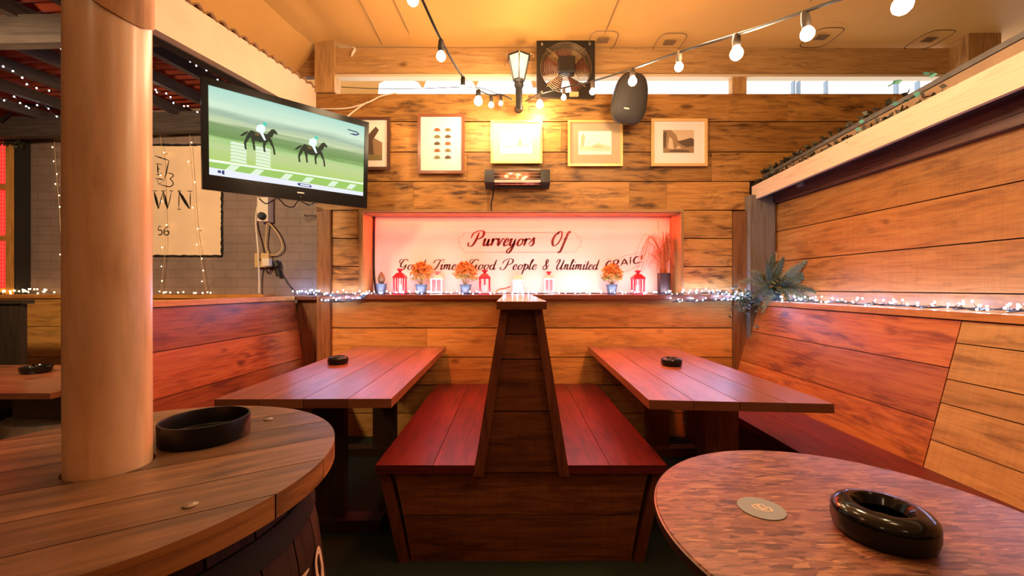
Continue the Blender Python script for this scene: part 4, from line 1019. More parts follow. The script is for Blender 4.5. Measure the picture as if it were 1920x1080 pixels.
cable('cable','thin black lead running from the adapter down to the fairy lights',[at(523,494,3.66),at(528,512,3.68),at(540,532,3.68),at(552,547,3.66)],.004,M['black'])
ad=thing('mains_adapter','pair of black mains adapters dangling beside the wall socket','adapter',tuple(at(520,500,3.66)))
mb=MB(); mb.tube([at(516,490,3.665),at(520,500,3.665)],.03,8); mb.build('adapter_body',M['black'],ad,bevel=.004)
mb=MB(); mb.tube([at(520,506,3.665),at(523,518,3.665)],.022,8); mb.build('adapter_body',M['black'],ad,bevel=.004)
mb=MB(); mb.tube([at(512,500,3.68),at(507,508,3.68),at(503,512,3.68),at(498,506,3.68)],.005,6,smooth_path=5); mb.build('lead',M['black'],ad)
cable('cable','tangle of black cables drooping under the television',[at(486,372,3.2),at(500,382,3.3),at(520,372,3.25),at(535,385,3.3),at(550,388,3.3),at(560,376,3.2),at(578,384,3.4),at(590,380,3.4)],.005,M['black'])
cable('cable','thin white cable hooked under the television near the post',[at(556,378,3.3),at(552,390,3.5),at(556,398,3.6),at(566,400,3.66)],.005,M['whitepl'])
cable('cable','pale cable curving over the plank wall from the gap down to the television',[at(745,174,3.38),at(715,180,3.385),at(690,192,3.385),at(650,203,3.385),at(600,204,3.385)],.006,M['whitepl'])
cable('cable','second pale cable running down behind the television top edge',[at(690,191,3.383),at(668,205,3.38),at(650,220,3.3)],.006,M['whitepl'])
cable('cable','black cable hanging from the infrared heater down to the niche',[at(926,348,3.36),at(924,368,3.38),at(921,382,3.385),at(922,396,3.385)],.006,M['black'])
cable('cable','black cable running down the left inner edge of the niche',[at(702,400,3.655),at(701,450,3.655),at(701,510,3.655),at(705,545,3.64),at(712,549,3.60)],.010,M['dark'])
cable('cable','copper-coloured conduit strung across the brick wall below the lean-to roof',[at(0,238,3.6),at(60,231,3.62),at(120,229,3.62),at(300,217,3.62),at(380,211,3.6),at(450,205,3.55)],.010,plain('copper',(.40,.22,.12),.35,.6))
cable('cable','slack black cable sagging below the conduit at the upper left',[at(0,228,3.4),at(18,212,3.4),at(40,196,3.4),at(110,205,3.45),at(300,240,3.6),at(345,236,3.6),at(380,222,3.55)],.009,M['black'])

# ---------------------------------------------------------------- pictures
M['gold']=plain('gilt frame',(.80,.50,.17),.35,.25); M['brownf']=plain('mahogany frame',(.22,.07,.03),.35,coat=.3); M['darkf']=plain('dark brown frame',(.10,.04,.025),.35); M['pinef']=plain('pine frame',(.70,.42,.16),.4)
M['mount']=plain('cream mount',(.82,.73,.67),.7); M['tanmount']=plain('tan mount',(.46,.34,.21),.7); M['paper']=plain('paper',(.86,.80,.72),.7); M['glass']=plain('picture glass',(1,1,1),.03,transmission=1.0)
def picture(label,x0,y0,x1,y1,fr,mt,ip,fw=.022,prints=None,dark=False):
    d=3.375; X0,X1,Z0,Z1=wx(x0,d),wx(x1,d),wz(y1,d),wz(y0,d)
    t=thing('framed_picture',label,'picture',((X0+X1)/2,d,(Z0+Z1)/2),'framed pictures on the plank wall')
    mb=MB()
    mb.box(X0,X1,d,3.391,Z0,Z0+fw); mb.box(X0,X1,d,3.391,Z1-fw,Z1); mb.box(X0,X0+fw,d,3.391,Z0+fw,Z1-fw,grain=2); mb.box(X1-fw,X1,d,3.391,Z0+fw,Z1-fw,grain=2)
    mb.build('frame',fr,t,bevel=.004)
    mb=MB(); mb.box(X0+fw,X1-fw,d+.010,3.391,Z0+fw,Z1-fw); mb.build('mount',mt,t)
    a0,b0,a1,b1=ip; dd=d+.0095
    U0,U1,V0,V1=wx(a0,d),wx(a1,d),wz(b1,d),wz(b0,d)
    mats=[M['paper']]+[p[0] for p in (prints or [])]
    mb=MB(); mb.face([(U0,dd,V0),(U1,dd,V0),(U1,dd,V1),(U0,dd,V1)],None,.5,0)
    for k,(m_,polys) in enumerate(prints or []):
        for pts in polys: mb.face([(U0+(U1-U0)*p[0],dd-.0004*(k+1),V0+(V1-V0)*p[1]) for p in pts],None,.5,k+1)
    mb.build('print',mats,t)
    return t
def ell(cx_,cy_,rx_,ry_,n=12,half=False):
    if half: return [(cx_+rx_*math.cos(math.pi*k/n),cy_+ry_*math.sin(math.pi*k/n)) for k in range(n+1)]
    return [(cx_+rx_*math.cos(2*math.pi*k/n),cy_+ry_*math.sin(2*math.pi*k/n)) for k in range(n)]
p_dark=plain('dark sepia',(.10,.06,.035),.7); p_mid=plain('mid sepia',(.30,.18,.09),.7); p_lite=plain('light sepia',(.60,.44,.28),.7); p_rust=plain('rust ink',(.30,.09,.03),.7); p_olive=plain('olive ink',(.20,.16,.06),.7); p_pale=plain('pale wash',(.72,.58,.42),.7)
picture('dark-framed picture half hidden behind the right edge of the television',640,219,731,318,M['darkf'],M['mount'],(655,233,716,300),.024,[(p_mid,[[(0,0),(1,0),(1,.5),(.7,.65),(.5,.5),(0,.6)]]),(p_dark,[[(.35,.2),(.75,.15),(.7,.55),(.9,.85),(.8,.95),(.55,.7),(.4,.6)]]),(p_olive,[[(0,0),(1,0),(1,.14),(0,.18)]])])
rust=[];ol=[];dk=[]
for r in range(5):
    for c_ in range(2):
        X=.30+.42*c_; Y=.86-.175*r
        (rust if (r+c_)%3==0 else ol if (r+c_)%3==1 else dk).append([(X-.13,Y-.02),(X-.02,Y-.035),(X+.13,Y-.02),(X+.10,Y+.02),(X,Y+.05),(X-.10,Y+.025)])
        dk.append([(X-.16,Y-.045),(X+.16,Y-.045),(X+.14,Y-.032),(X-.14,Y-.032)])
picture('mahogany-framed print of ten small shells in two columns',783,213,871,325,M['brownf'],M['mount'],(805,232,853,306),.024,[(p_rust,rust),(p_olive,ol),(p_dark,dk)])
picture('gilt-framed pale sailing boat picture above the heater',920,225,1017,306,M['gold'],plain('yellowed mount',(.80,.62,.38),.7),(938,245,998,287),.018,[(p_pale,[[(.05,.28),(.95,.30),(.95,.36),(.05,.34)],ell(.42,.5,.03,.03)]),(p_lite,[[(.52,.36),(.70,.36),(.66,.62),(.62,.80),(.58,.55)],[(.82,.36),(.88,.36),(.86,.5)]])])
picture('gilt-framed faint landscape with wide tan mount below the speaker',1065,225,1168,311,M['gold'],M['tanmount'],(1085,245,1147,289),.018,[(p_pale,[[(.03,.15),(.97,.15),(.97,.35),(.6,.5),(.35,.35),(.03,.4)]]),(p_lite,[[(.08,.35),(.16,.35),(.2,.75),(.14,.92),(.07,.7)],[(.4,.28),(.75,.28),(.7,.38),(.5,.42)]])])
picture('pine-framed sepia landscape with white mount, rightmost on the plank wall',1222,222,1327,311,M['pinef'],M['mount'],(1244,243,1302,286),.022,[(p_lite,[[(0,0),(1,0),(1,1),(0,1)]]),(p_mid,[[(0,0),(1,0),(1,.55),(.85,.65),(.7,.55),(.5,.5),(.42,.8),(.25,1),(0,1)]]),(p_dark,[[(0,.25),(.08,.2),(.12,.9),(.05,.95),(0,.8)],[(.45,.5),(.7,.58),(.9,.66),(1,.6),(1,.3),(.75,.25),(.6,.35)],[(.15,.05),(.9,.03),(.8,.12),(.3,.14)]]),(p_lite,[[(.15,.2),(.35,.15),(.3,.6),(.2,.7)],[(.4,.18),(.6,.2),(.5,.32)]])])

# ---------------------------------------------------------------- heater
ht=thing('patio_heater','black infrared bar heater mounted under the framed pictures','heater',tuple(at(970,334,3.33)))
d=3.30; X0,X1,Z0,Z1=wx(909,d),wx(1031,d),wz(350,d),wz(318,d)
mb=MB()
for a,b_ in ((X0,X0+.075),(X1-.075,X1)): 
    mb.hexa([(a,d-.03,Z0+.03),(b_,d-.03,Z0+.03),(b_,3.385,Z0),(a,3.385,Z0),(a,d-.005,Z1),(b_,d-.005,Z1),(b_,3.385,Z1),(a,3.385,Z1)])
    mb.build('end_cap',M['black'],ht,bevel=.01); mb=MB()
mb.hexa([(X0+.076,d+.04,Z0+.01),(X1-.076,d+.04,Z0+.01),(X1-.076,3.385,Z0+.005),(X0+.076,3.385,Z0+.005),(X0+.076,d+.01,Z1-.012),(X1-.076,d+.01,Z1-.012),(X1-.076,3.385,Z1-.004),(X0+.076,3.385,Z1-.004)])
mb.build('housing',M['black'],ht,bevel=.004)
M['reflector']=plain('copper reflector',(.60,.30,.19),.22,.9)
rows=[]
for k in range(9):
    a=R(-75+150*k/8); rows.append([(X0+.078,d+.004-.02*math.cos(a)+.03,(Z0+Z1)/2+.055*math.sin(a)),(X1-.078,d+.004-.02*math.cos(a)+.03,(Z0+Z1)/2+.055*math.sin(a))])
mb=MB(); mb.grid([[ (p[0],p[1]-.018,p[2]) for p in r] for r in rows]); mb.build('reflector',M['reflector'],ht,thick=.002)
M['tubeglow']=glow('heating tube',(1.0,.42,.22),.9)
mb=MB(); mb.tube([(X0+.078,d-.018,(Z0+Z1)/2-.030),(X1-.078,d-.018,(Z0+Z1)/2-.030)],.010,10); mb.build('heating_tube',M['tubeglow'],ht)
mb=MB()
for k in range(5):
    z=Z0+.03+k*.025; mb.tube([(X0+.076,d-.034,z),(X1-.076,d-.034,z)],.0018,4)
mb.build('guard',M['silver'],ht)

# ---------------------------------------------------------------- extractor fan
fn=thing('extractor_fan','square black extractor fan with wire guard and rusty red blades set in the daylight gap','fan',tuple(at(1061,128,3.36)))
d=3.34; fx,fz=wx(1061,d),wz(128,d); H=.237; rr=.200
mb=MB(); n=48; sq=[];ci=[]
for k in range(n):
    a=2*math.pi*k/n; ca,sa=math.cos(a),math.sin(a); q=H/max(abs(ca),abs(sa)); sq.append((fx+ca*q,fz+sa*q)); ci.append((fx+ca*rr,fz+sa*rr))
for k in range(n):
    j=(k+1)%n
    mb.face([(sq[k][0],d,sq[k][1]),(sq[j][0],d,sq[j][1]),(ci[j][0],d,ci[j][1]),(ci[k][0],d,ci[k][1])]); mb.face([(ci[k][0],d,ci[k][1]),(ci[j][0],d,ci[j][1]),(ci[j][0],d+.07,ci[j][1]),(ci[k][0],d+.07,ci[k][1])])
    mb.face([(sq[j][0],d,sq[j][1]),(sq[k][0],d,sq[k][1]),(sq[k][0],d+.03,sq[k][1]),(sq[j][0],d+.03,sq[j][1])]); mb.face([(ci[k][0],d+.03,ci[k][1]),(ci[j][0],d+.03,ci[j][1]),(sq[j][0],d+.03,sq[j][1]),(sq[k][0],d+.03,sq[k][1])])
mb.build('frame',M['black'],fn)
M['wire']=plain('dusty guard wire',(.32,.22,.12),.4,.5)
mb=MB()
for k in range(11):
    q=.205-k*.0135; y=d-.012-.03*(1-(q/.205)**2)
    mb.tube([(fx+q*math.cos(2*math.pi*i/40),y,fz+q*math.sin(2*math.pi*i/40)) for i in range(40)],.0019,4,closed=True)
for k in range(4):
    a=R(45+90*k); mb.tube([(fx+.22*math.cos(a),d-.008,fz+.22*math.sin(a)),(fx+.14*math.cos(a),d-.028,fz+.14*math.sin(a)),(fx+.06*math.cos(a),d-.042,fz+.06*math.sin(a))],.0035,6)
mb.build('wire_guard',M['wire'],fn)
mb=MB(); mb.lathe((fx,d-.050,fz),[(.001,-.02),(.088,-.02),(.095,-.012),(.095,.06),(.05,.075)],4,frame=((.7071,0,.7071),(.7071,0,-.7071),(0,1,0)),caps=False,smooth=False); mb.build('motor',M['black'],fn,bevel=.008)
M['blade']=plain('rust red blade',(.15,.028,.018),.5)
for k in range(5):
    a=2*math.pi*k/5+.35; mb=MB(); rows=[]
    for i in range(6):
        q=.05+.145*i/5; w=.30+.10*i/5; rows.append([(fx+q*math.cos(a+w*s_),d+.055+.022*s_,fz+q*math.sin(a+w*s_)) for s_ in (-1,-.33,.33,1)])
    mb.grid(rows); mb.build('blade',M['blade'],fn,thick=.003)
for sx_,sz in ((-1,-1),(1,-1),(1,1),(-1,1)):
    mb=MB(); mb.lathe((fx+sx_*H*.82,d-.001,fz+sz*H*.82),[(.013,0),(.013,.006),(.008,.012)],10,frame=((1,0,0),(0,0,1),(0,-1,0))); mb.build('bolt',M['bolt'],fn)
mb=MB(); mb.box(fx+.03,fx+.10,d-.025,d-.001,fz-H+.005,fz-H+.035); mb.build('terminal_box',M['yellowed'],fn,bevel=.003)

# ---------------------------------------------------------------- wall lantern
wl=thing('wall_lantern','lit black carriage lantern on a short post, left of the extractor fan','lantern',tuple(at(972,150,3.36)))
d=3.30; lx_,zt=wx(973,d),0
zf=lambda py: wz(py,d)
mb=MB(); mb.lathe((lx_,d,0),[(.028,zf(207)),(.026,zf(200)),(.024,zf(178)),(.030,zf(174)),(.026,zf(168)),(.040,zf(160)),(.034,zf(156)),(.044,zf(152))],20); mb.build('post',M['black'],wl)
mb=MB(); mb.tube([(lx_,d,zf(196)),(lx_,3.388,zf(196))],.012,8); mb.lathe((lx_,3.388,zf(196)),[(.035,0),(.035,.012)],20,frame=((1,0,0),(0,0,1),(0,-1,0))); mb.build('bracket',M['black'],wl)
r0,r1=.048,.092; z0,z1=zf(151),zf(109)
hexp=lambda r,z,o=0:[(lx_+r*math.cos(R(30+60*k)+R(o)),d+r*math.sin(R(30+60*k)+R(o)),z) for k in range(6)]
A,B=hexp(r0,z0),hexp(r1,z1)
mb=MB()
for k in range(6):
    mb.tube([A[k],B[k]],.0045,6); mb.tube([A[k],A[(k+1)%6]],.004,6); mb.tube([B[k],B[(k+1)%6]],.005,6)
mb.build('cage',M['black'],wl)
M['lpane']=glow('frosted lantern glass',(1.0,.74,.46),.75)
for k in range(6):
    j=(k+1)%6; mb=MB(); s_=.985
    q=[A[k],A[j],B[j],B[k]]; q=[(lx_+(p[0]-lx_)*s_,d+(p[1]-d)*s_,p[2]) for p in q]; mb.face(q); mb.build('pane',M['lpane'],wl,thick=.003)
mb=MB(); C1=hexp(.103,zf(108)); C2=hexp(.040,zf(100)); 
mb.grid([C1,C2],smooth=False,closev=True); mb.face(C2); mb.face(C1[::-1]); mb.lathe((lx_,d,0),[(.022,zf(100)),(.018,zf(97)),(.006,zf(96)),(.009,zf(94)),(.001,zf(92))],12,caps=False)
mb.build('roof',M['black'],wl)
for k in range(6): 
    p=Vector(C1[k]); o_=(p-Vector((lx_,d,p.z))).normalized(); mb=MB(); mb.tube([p,p+o_*.022+Vector((0,0,-.006)),p+o_*.03+Vector((0,0,-.022)),p+o_*.022+Vector((0,0,-.03))],.004,5,smooth_path=4); mb.build('scroll',M['wire'],wl)
lamp('lantern_bulb','POINT',(lx_,d-.16,(z0+z1)/2),2,WARM,.05)

# ---------------------------------------------------------------- loudspeaker
sp=thing('loudspeaker','rounded black wall loudspeaker tilted down beside the fan','speaker',tuple(at(1178,186,3.25)))
d=3.20; c0=at(1178,187,d); tl=R(14); ty=R(-8)
def S(a,b_,c_): # a right, b up, c toward the room
    v=Vector((a,-c_,b_)); v=Matrix.Rotation(tl,3,'X')@v; v=Matrix.Rotation(R(5),3,'Y')@v; v=Matrix.Rotation(R(8),3,'Z')@v; return c0+v
def outline(s,c_,n=40):
    r=[]
    for k in range(n):
        a=2*math.pi*k/n; ca,sa=math.cos(a),math.sin(a); e=.62
        x=math.copysign(abs(ca)**e,ca); y=math.copysign(abs(sa)**e,sa)
        r.append(S(.135*s*x*(1-.10*y+ -.10*y*y), .188*s*y, c_))
    return r
M['spk']=plain('charcoal shell',(.026,.021,.018),.45); M['grille']=plain('dark grille cloth',(.035,.029,.024),.6,noise=.2,nscale=300)
mb=MB(); mb.grid([outline(.55,-.09),outline(.80,-.06),outline(.98,.0),outline(1.0,.04),outline(.97,.06)],closev=True); mb.face(outline(.55,-.09)[::-1]); mb.build('shell',M['spk'],sp,sharp=60)
mb=MB(); mb.grid([outline(.965,.058),outline(.93,.068),outline(.6,.076),outline(.2,.08)],closev=True); mb.face(outline(.2,.08)); mb.build('grille',M['grille'],sp,sharp=60)
mb=MB(); mb.slab(S(-.05,-.085,.0765),S(1,0,0)-S(0,0,0),S(0,1,0)-S(0,0,0),S(0,0,1)-S(0,0,0),.04,.010,.002); mb.build('badge',M['whitepl'],sp)
mb=MB(); mb.tube([S(0,.05,-.08),(c0.x-.01,3.385,c0.z+.03)],.018,8); mb.box(c0.x-.05,c0.x+.03,3.372,3.388,c0.z-.05,c0.z+.10); mb.build('bracket',M['black'],sp)
# ---------------------------------------------------------------- festoon lights
M['lit']=glow('lit bulb',(1.0,.72,.42),380); M['dim']=glow('dim bulb',(1.0,.80,.55),9); M['cordblack']=plain('black cord',(.016,.012,.010),.5)
M['cordpale']=plain('dusty cord',(.10,.07,.05),.5)
def festoon(label,path,bulbs,loc,r=.006,sockm=None):
    t=thing('festoon_string',label,'string lights',loc)
    mb=MB(); mb.tube(path,r,6,smooth_path=6); mb.build('cable',M['cordblack'],t)
    for (px,py,d,br,lit,lean_) in bulbs:
        c=at(px,py,d); ax=Vector((lean_,0,1)).normalized(); X=Vector((1,0,-lean_)).normalized(); Y=ax.cross(X)
        top=c+ax*(br*1.15)
        mb=MB(); mb.lathe(top,[(br*.45,-.004),(br*.62,0),(br*.68,.02),(br*.55,.05),(br*.40,.055)],14,frame=(X,Y,ax)); s_=mb.build('socket',sockm or M['cordblack'],t)
        mb=MB(); mb.lathe(c,[(1e-5,-br),(br*.5,-br*.87),(br*.87,-br*.5),(br,0),(br*.9,br*.45),(br*.65,br*.85),(br*.45,br*1.12)],18,frame=(X,Y,ax)); mb.build('bulb',M['lit'] if lit else M['dim'],s_)
    return t
def over(px,py,d,br,l=0): return at(px,py,d)+Vector((l*.1,0,br*1.15+.052))
BA=[(774,0,1.7,.024,0,0),(827,106,1.95,.0225,0,0),(868,168,2.5,.0225,0,0),(897,190,3.05,.030,1,0),(921,197,3.28,.022,0,0),(939,194,3.34,.018,0,0)]
festoon('black festoon string with bulbs dropping from the ceiling towards the lantern',[at(690,-160,1.3)]+[over(*b_[:4]) for b_ in BA]+[at(960,186,3.385)],BA,tuple(at(827,80,1.95)))
BB=[(1692,10,1.12,.024,1,0),(1514,64,1.42,.0225,0,-.12),(1381,101,1.75,.026,1,0),(1273,126,2.1,.022,0,0),(1186,153,2.6,.026,1,0),(1111,172,3.0,.022,0,0),(1057,183,3.15,.020,0,0),(1012,196,3.28,.028,1,0)]
festoon('festoon string with glowing bulbs rising from the fan to the upper right corner',[at(1830,-120,.95)]+[over(*b_[:4],l=b_[5]) for b_ in BB]+[at(985,190,3.385)],BB,tuple(at(1381,80,1.75)),sockm=M['cordpale'])
cable('cable','thin black wire strung along the gap above the plank wall',[at(640,163,3.41),at(700,166,3.41),at(790,166,3.41),at(870,163,3.41),at(905,166,3.41),at(942,180,3.40)],.003,M['cordblack'])

# ---------------------------------------------------------------- fairy lights
M['cool']=glow('cool white light',(.34,.53,1.0),150); M['coolsoft']=glow('faint cool light',(.8,.86,1.0),22); M['amber']=glow('amber light',(1.0,.62,.25),18)
def small_bulb():
    mb=MB(); mb.ball((0,0,0),1.0,8,5,squash=1.25); return mb
_bm={}
def bulbs_on(t,pts,r,mat,limit=100):
    if mat.name not in _bm:
        o=small_bulb().build('bulb',mat); me=o.data; bpy.data.objects.remove(o); _bm[mat.name]=me
    for p in pts[:limit]:
        o=bpy.data.objects.new('bulb',_bm[mat.name]); C.objects.link(o); o.parent=t; o.location=Vector(p)-t.location; o.scale=(r,r,r)
rnd=random.Random(11)
def garland(label,path,nb,jit,r,loc,mat,wire_r=.0035,leads=.03,up=1.0):
    t=thing('fairy_lights',label,'fairy lights',loc)
    P=catmull([Vector(p) for p in path],10)
    Q=[p+Vector((rnd.uniform(-1,1)*jit[0],rnd.uniform(-1,1)*jit[1],abs(rnd.uniform(0,1))*jit[2])) for p in P]
    mb=MB(); mb.tube(Q,wire_r,5,smooth_path=3)
    Q2=[p+Vector((rnd.uniform(-1,1)*jit[0],rnd.uniform(-1,1)*jit[1],abs(rnd.uniform(0,1))*jit[2])) for p in P]
    mb.tube(Q2,wire_r,5,smooth_path=3)
    B=[]; n=len(P)
    for k in range(nb):
        f=(k+rnd.uniform(0,.9))/nb*(n-1); i=min(int(f),n-2); p=Q[i].lerp(Q[i+1],f-i)
        e=p+Vector((rnd.uniform(-1,1)*leads,-rnd.uniform(.0,.6)*leads,rnd.uniform(-.1,1.0)*leads*up))
        mb.tube([p,e],.0014,4); B.append(e)
    mb.build('wire',M['cordblack'],t); bulbs_on(t,B,r,mat); return t
ys=D0-.03; zl=NZ0+.010
garland('cool white fairy lights along the shelf under the niche',[(wx(690,ys),ys,zl),(wx(800,ys),ys-.004,zl),(wx(950,ys),ys,zl),(wx(1100,ys),ys-.004,zl),(wx(1235,ys),ys,zl)],72,(.01,.008,.006),.0043,(wx(960,ys),ys,zl),M['cool'],leads=.022)
zz=NZ0+.004
garland('bunched cool white fairy lights at the left end of the niche shelf',[(wx(552,3.6),3.62,1.18),(wx(580,3.58),3.56,1.18),(wx(598,ys),ys-.02,1.185),(wx(640,ys),ys-.025,1.18),(wx(690,ys),ys-.025,1.18),(wx(650,ys),ys-.03,1.125),(wx(606,ys),ys-.035,1.13)],50,(.02,.012,.018),.0043,(wx(620,ys),ys,1.18),M['cool'],leads=.03)
garland('bunched cool white fairy lights at the right end of the niche shelf',[(wx(1240,ys),ys-.02,1.185),(wx(1300,ys),ys-.025,1.185),(wx(1350,ys),ys-.025,1.19),(wx(1385,ys),ys-.045,1.15),(wx(1340,ys),ys-.035,1.135),(wx(1260,ys),ys-.035,1.125)],62,(.02,.012,.02),.0043,(wx(1310,ys),ys,1.18),M['cool'],leads=.03)
garland('cool white fairy lights along the ledge of the right wall',[(2.07,3.30,1.145),(2.06,2.9,1.145),(2.07,2.5,1.145),(2.06,2.1,1.145),(2.07,1.75,1.145),(2.06,1.45,1.145),(2.07,1.2,1.145)],98,(.025,.015,.012),.0043,(2.07,2.4,1.145),M['cool'],leads=.035)
# amber curtain strands on the brick wall
def strand(label,pts,n,loc,mat,r=.0042,leads=.022,wm=None):
    t=thing('light_strand',label,'fairy lights',loc,None)
    P=catmull([Vector(p) for p in pts],8); mb=MB(); mb.tube(P,.0018,4)
    B=[]
    for k in range(n):
        f=(k+.5)/n*(len(P)-1); i=min(int(f),len(P)-2); p=P[i].lerp(P[i+1],f-i); e=p+Vector((rnd.choice((-1,1))*rnd.uniform(.3,1)*leads,-.006,rnd.uniform(-.5,.3)*leads)); mb.tube([p,e],.0013,4); B.append(e)
    mb.build('wire',wm or M['cordpale'],t); bulbs_on(t,B,r,mat); return t
M['wirepale']=plain('clear flex',(.55,.36,.20),.4)
dw=3.675
strand('amber light strand beside the red window at the far left',[at(39,242,dw),at(37,300,dw),at(35,350,dw),at(32,410,dw),at(26,450,dw),at(20,500,dw),at(20,545,dw)],15,tuple(at(36,300,dw)),M['amber'],wm=M['wirepale'])
strand('amber light strand on bare brick just left of the pole',[at(101,240,dw),at(104,300,dw),at(108,350,dw),at(112,400,dw),at(115,450,dw),at(120,500,dw),at(124,540,dw)],14,tuple(at(104,300,dw)),M['amber'],wm=M['wirepale'])
strand('amber light strand just right of the pole across the painted lettering',[at(298,235,dw-.02),at(305,300,dw-.02),at(308,380,dw-.02),at(310,460,dw-.02),at(304,520,dw-.02),at(302,552,dw-.02)],9,tuple(at(305,300,dw)),M['amber'],wm=M['wirepale'])
strand('amber light strand over the right half of the cream painted sign',[at(355,220,dw-.02),at(357,280,dw-.02),at(362,350,dw-.02),at(368,430,dw-.02),at(376,480,dw-.02),at(382,520,dw-.02),at(388,552,dw-.02)],11,tuple(at(360,300,dw)),M['amber'],wm=M['wirepale'])
garland('tangle of amber lights lying on the plank bench ledge at the far left',[at(2,549,3.6),at(30,551,3.6),at(60,549,3.6),at(100,550,3.6)],26,(.02,.01,.012),.0055,tuple(at(50,550,3.6)),M['amber'],.0016,.03)
garland('few amber lights lying on the side bench ledge below the painted sign',[at(300,551,3.58),at(340,552,3.58),at(395,552,3.58)],10,(.02,.006,.004),.0052,tuple(at(350,551,3.58)),M['amber'],.0016,.02)
def roofline(label,pts,n): 
    return strand(label,pts,n,tuple(pts[0]),M['coolsoft'],r=.0042,leads=.014,wm=M['cordblack'])
roofline('cool white lights strung along the nearest rafter at the top left',[at(20,15,2.3),at(50,55,2.4),at(80,70,2.45),at(105,85,2.5),at(125,105,2.5),at(160,140,2.6)],8)
roofline('cool white lights along the second rafter at the left edge',[at(0,125,2.6),at(22,131,2.65),at(45,150,2.7),at(66,163,2.75),at(100,172,2.8),at(122,182,2.85)],7)
roofline('cool white lights along the wall plate at the left edge',[at(0,192,3.1),at(25,182,3.1),at(44,198,3.1),at(58,203,3.15),at(82,198,3.2),at(105,218,3.3),at(125,225,3.3)],9)
roofline('cool white lights hanging below the white beam left of the television',[at(296,72,2.35),at(318,85,2.4),at(330,90,2.45),at(350,108,2.55),at(370,120,2.6),at(383,132,2.65),at(420,155,2.8),at(470,180,3.0)],9)
roofline('cool white lights under the dark purlin right of the pole',[at(290,168,3.0),at(296,172,3.0),at(312,176,3.0),at(322,188,3.0),at(343,199,3.05),at(352,200,3.05),at(376,215,3.1)],8)

# ---------------------------------------------------------------- niche ornaments
ZS=NZ0
def nx(px,d): return wx(px,d)
M['bluepot']=plain('slate blue pot',(.05,.09,.16),.4); M['orange']=plain('orange flowers',(.78,.30,.06),.7,noise=.4,nscale=40); M['green']=plain('olive foliage',(.30,.26,.06),.7,noise=.4,nscale=30)
M['redmetal']=plain('red lantern metal',(.55,.012,.03),.35); M['whitemetal']=plain('white lantern metal',(.82,.74,.72),.4); M['wax']=plain('candle wax',(.85,.78,.72),.5); M['pinkglass']=plain('pink glass',(.9,.45,.5),.2,transmission=.7)
def leaf(mb,p,d,l,w,mat=0):
    d=Vector(d).normalized(); s=d.cross(Vector((rnd.uniform(-1,1),rnd.uniform(-1,1),rnd.uniform(-1,1)))); 
    if s.length<1e-4: s=d.orthogonal()
    s.normalize(); p=Vector(p); mb.face([p,p+d*l*.5+s*w/2,p+d*l,p+d*l*.5-s*w/2],None,.5,mat)
def flowerpot(label,px,py_top,d,w):
    x=nx(px,d); t=thing('flower_pot',label,'plant',(x,d,ZS),'flower pots on the niche shelf')
    mb=MB(); mb.lathe((x,d,ZS),[(.0001,.001),(.036*w,0),(.048*w,.072),(.052*w,.073),(.052*w,.088),(.046*w,.088),(.044*w,.07),(.0001,.068)],24,caps=False); mb.build('pot',M['bluepot'],t)
    zt=wz(py_top,d); cz=ZS+.088+(zt-ZS-.088)*.55; rr_=(zt-ZS-.07)*.58
    mb=MB(); mo=MB()
    for k in range(330):
        a=rnd.uniform(0,6.283); el=rnd.uniform(-.5,1.57); q=rr_*rnd.uniform(.45,1)
        p=Vector((x+.98*q*math.cos(el)*math.cos(a),d+.8*q*math.cos(el)*math.sin(a),cz+q*math.sin(el)))
        if el>.0 or rnd.random()<.3: 
            for j in range(4): leaf(mo,p,(rnd.uniform(-1,1),rnd.uniform(-1,1),rnd.uniform(-.2,1)),.024,.017)
        else:
            for j in range(3): leaf(mb,p,(rnd.uniform(-1,1),rnd.uniform(-1,1),rnd.uniform(-1,1)),.026,.009)
    for k in range(14): mb.tube([(x,d,ZS+.07),(x+rnd.uniform(-.07,.07),d+rnd.uniform(-.05,.05),cz)],.0016,4)
    mb.build('foliage',M['green'],t); mo.build('flowers',M['orange'],t)
flowerpot('orange-flowered plant in a blue pot left of the white lattice lantern',790,500,3.55,1.0)
flowerpot('orange-flowered plant in a blue pot below the word Good, centre left',873,499,3.55,1.0)
flowerpot('orange-flowered plant in a blue pot at the right, below the curved lettering',1147,503,3.55,.95)
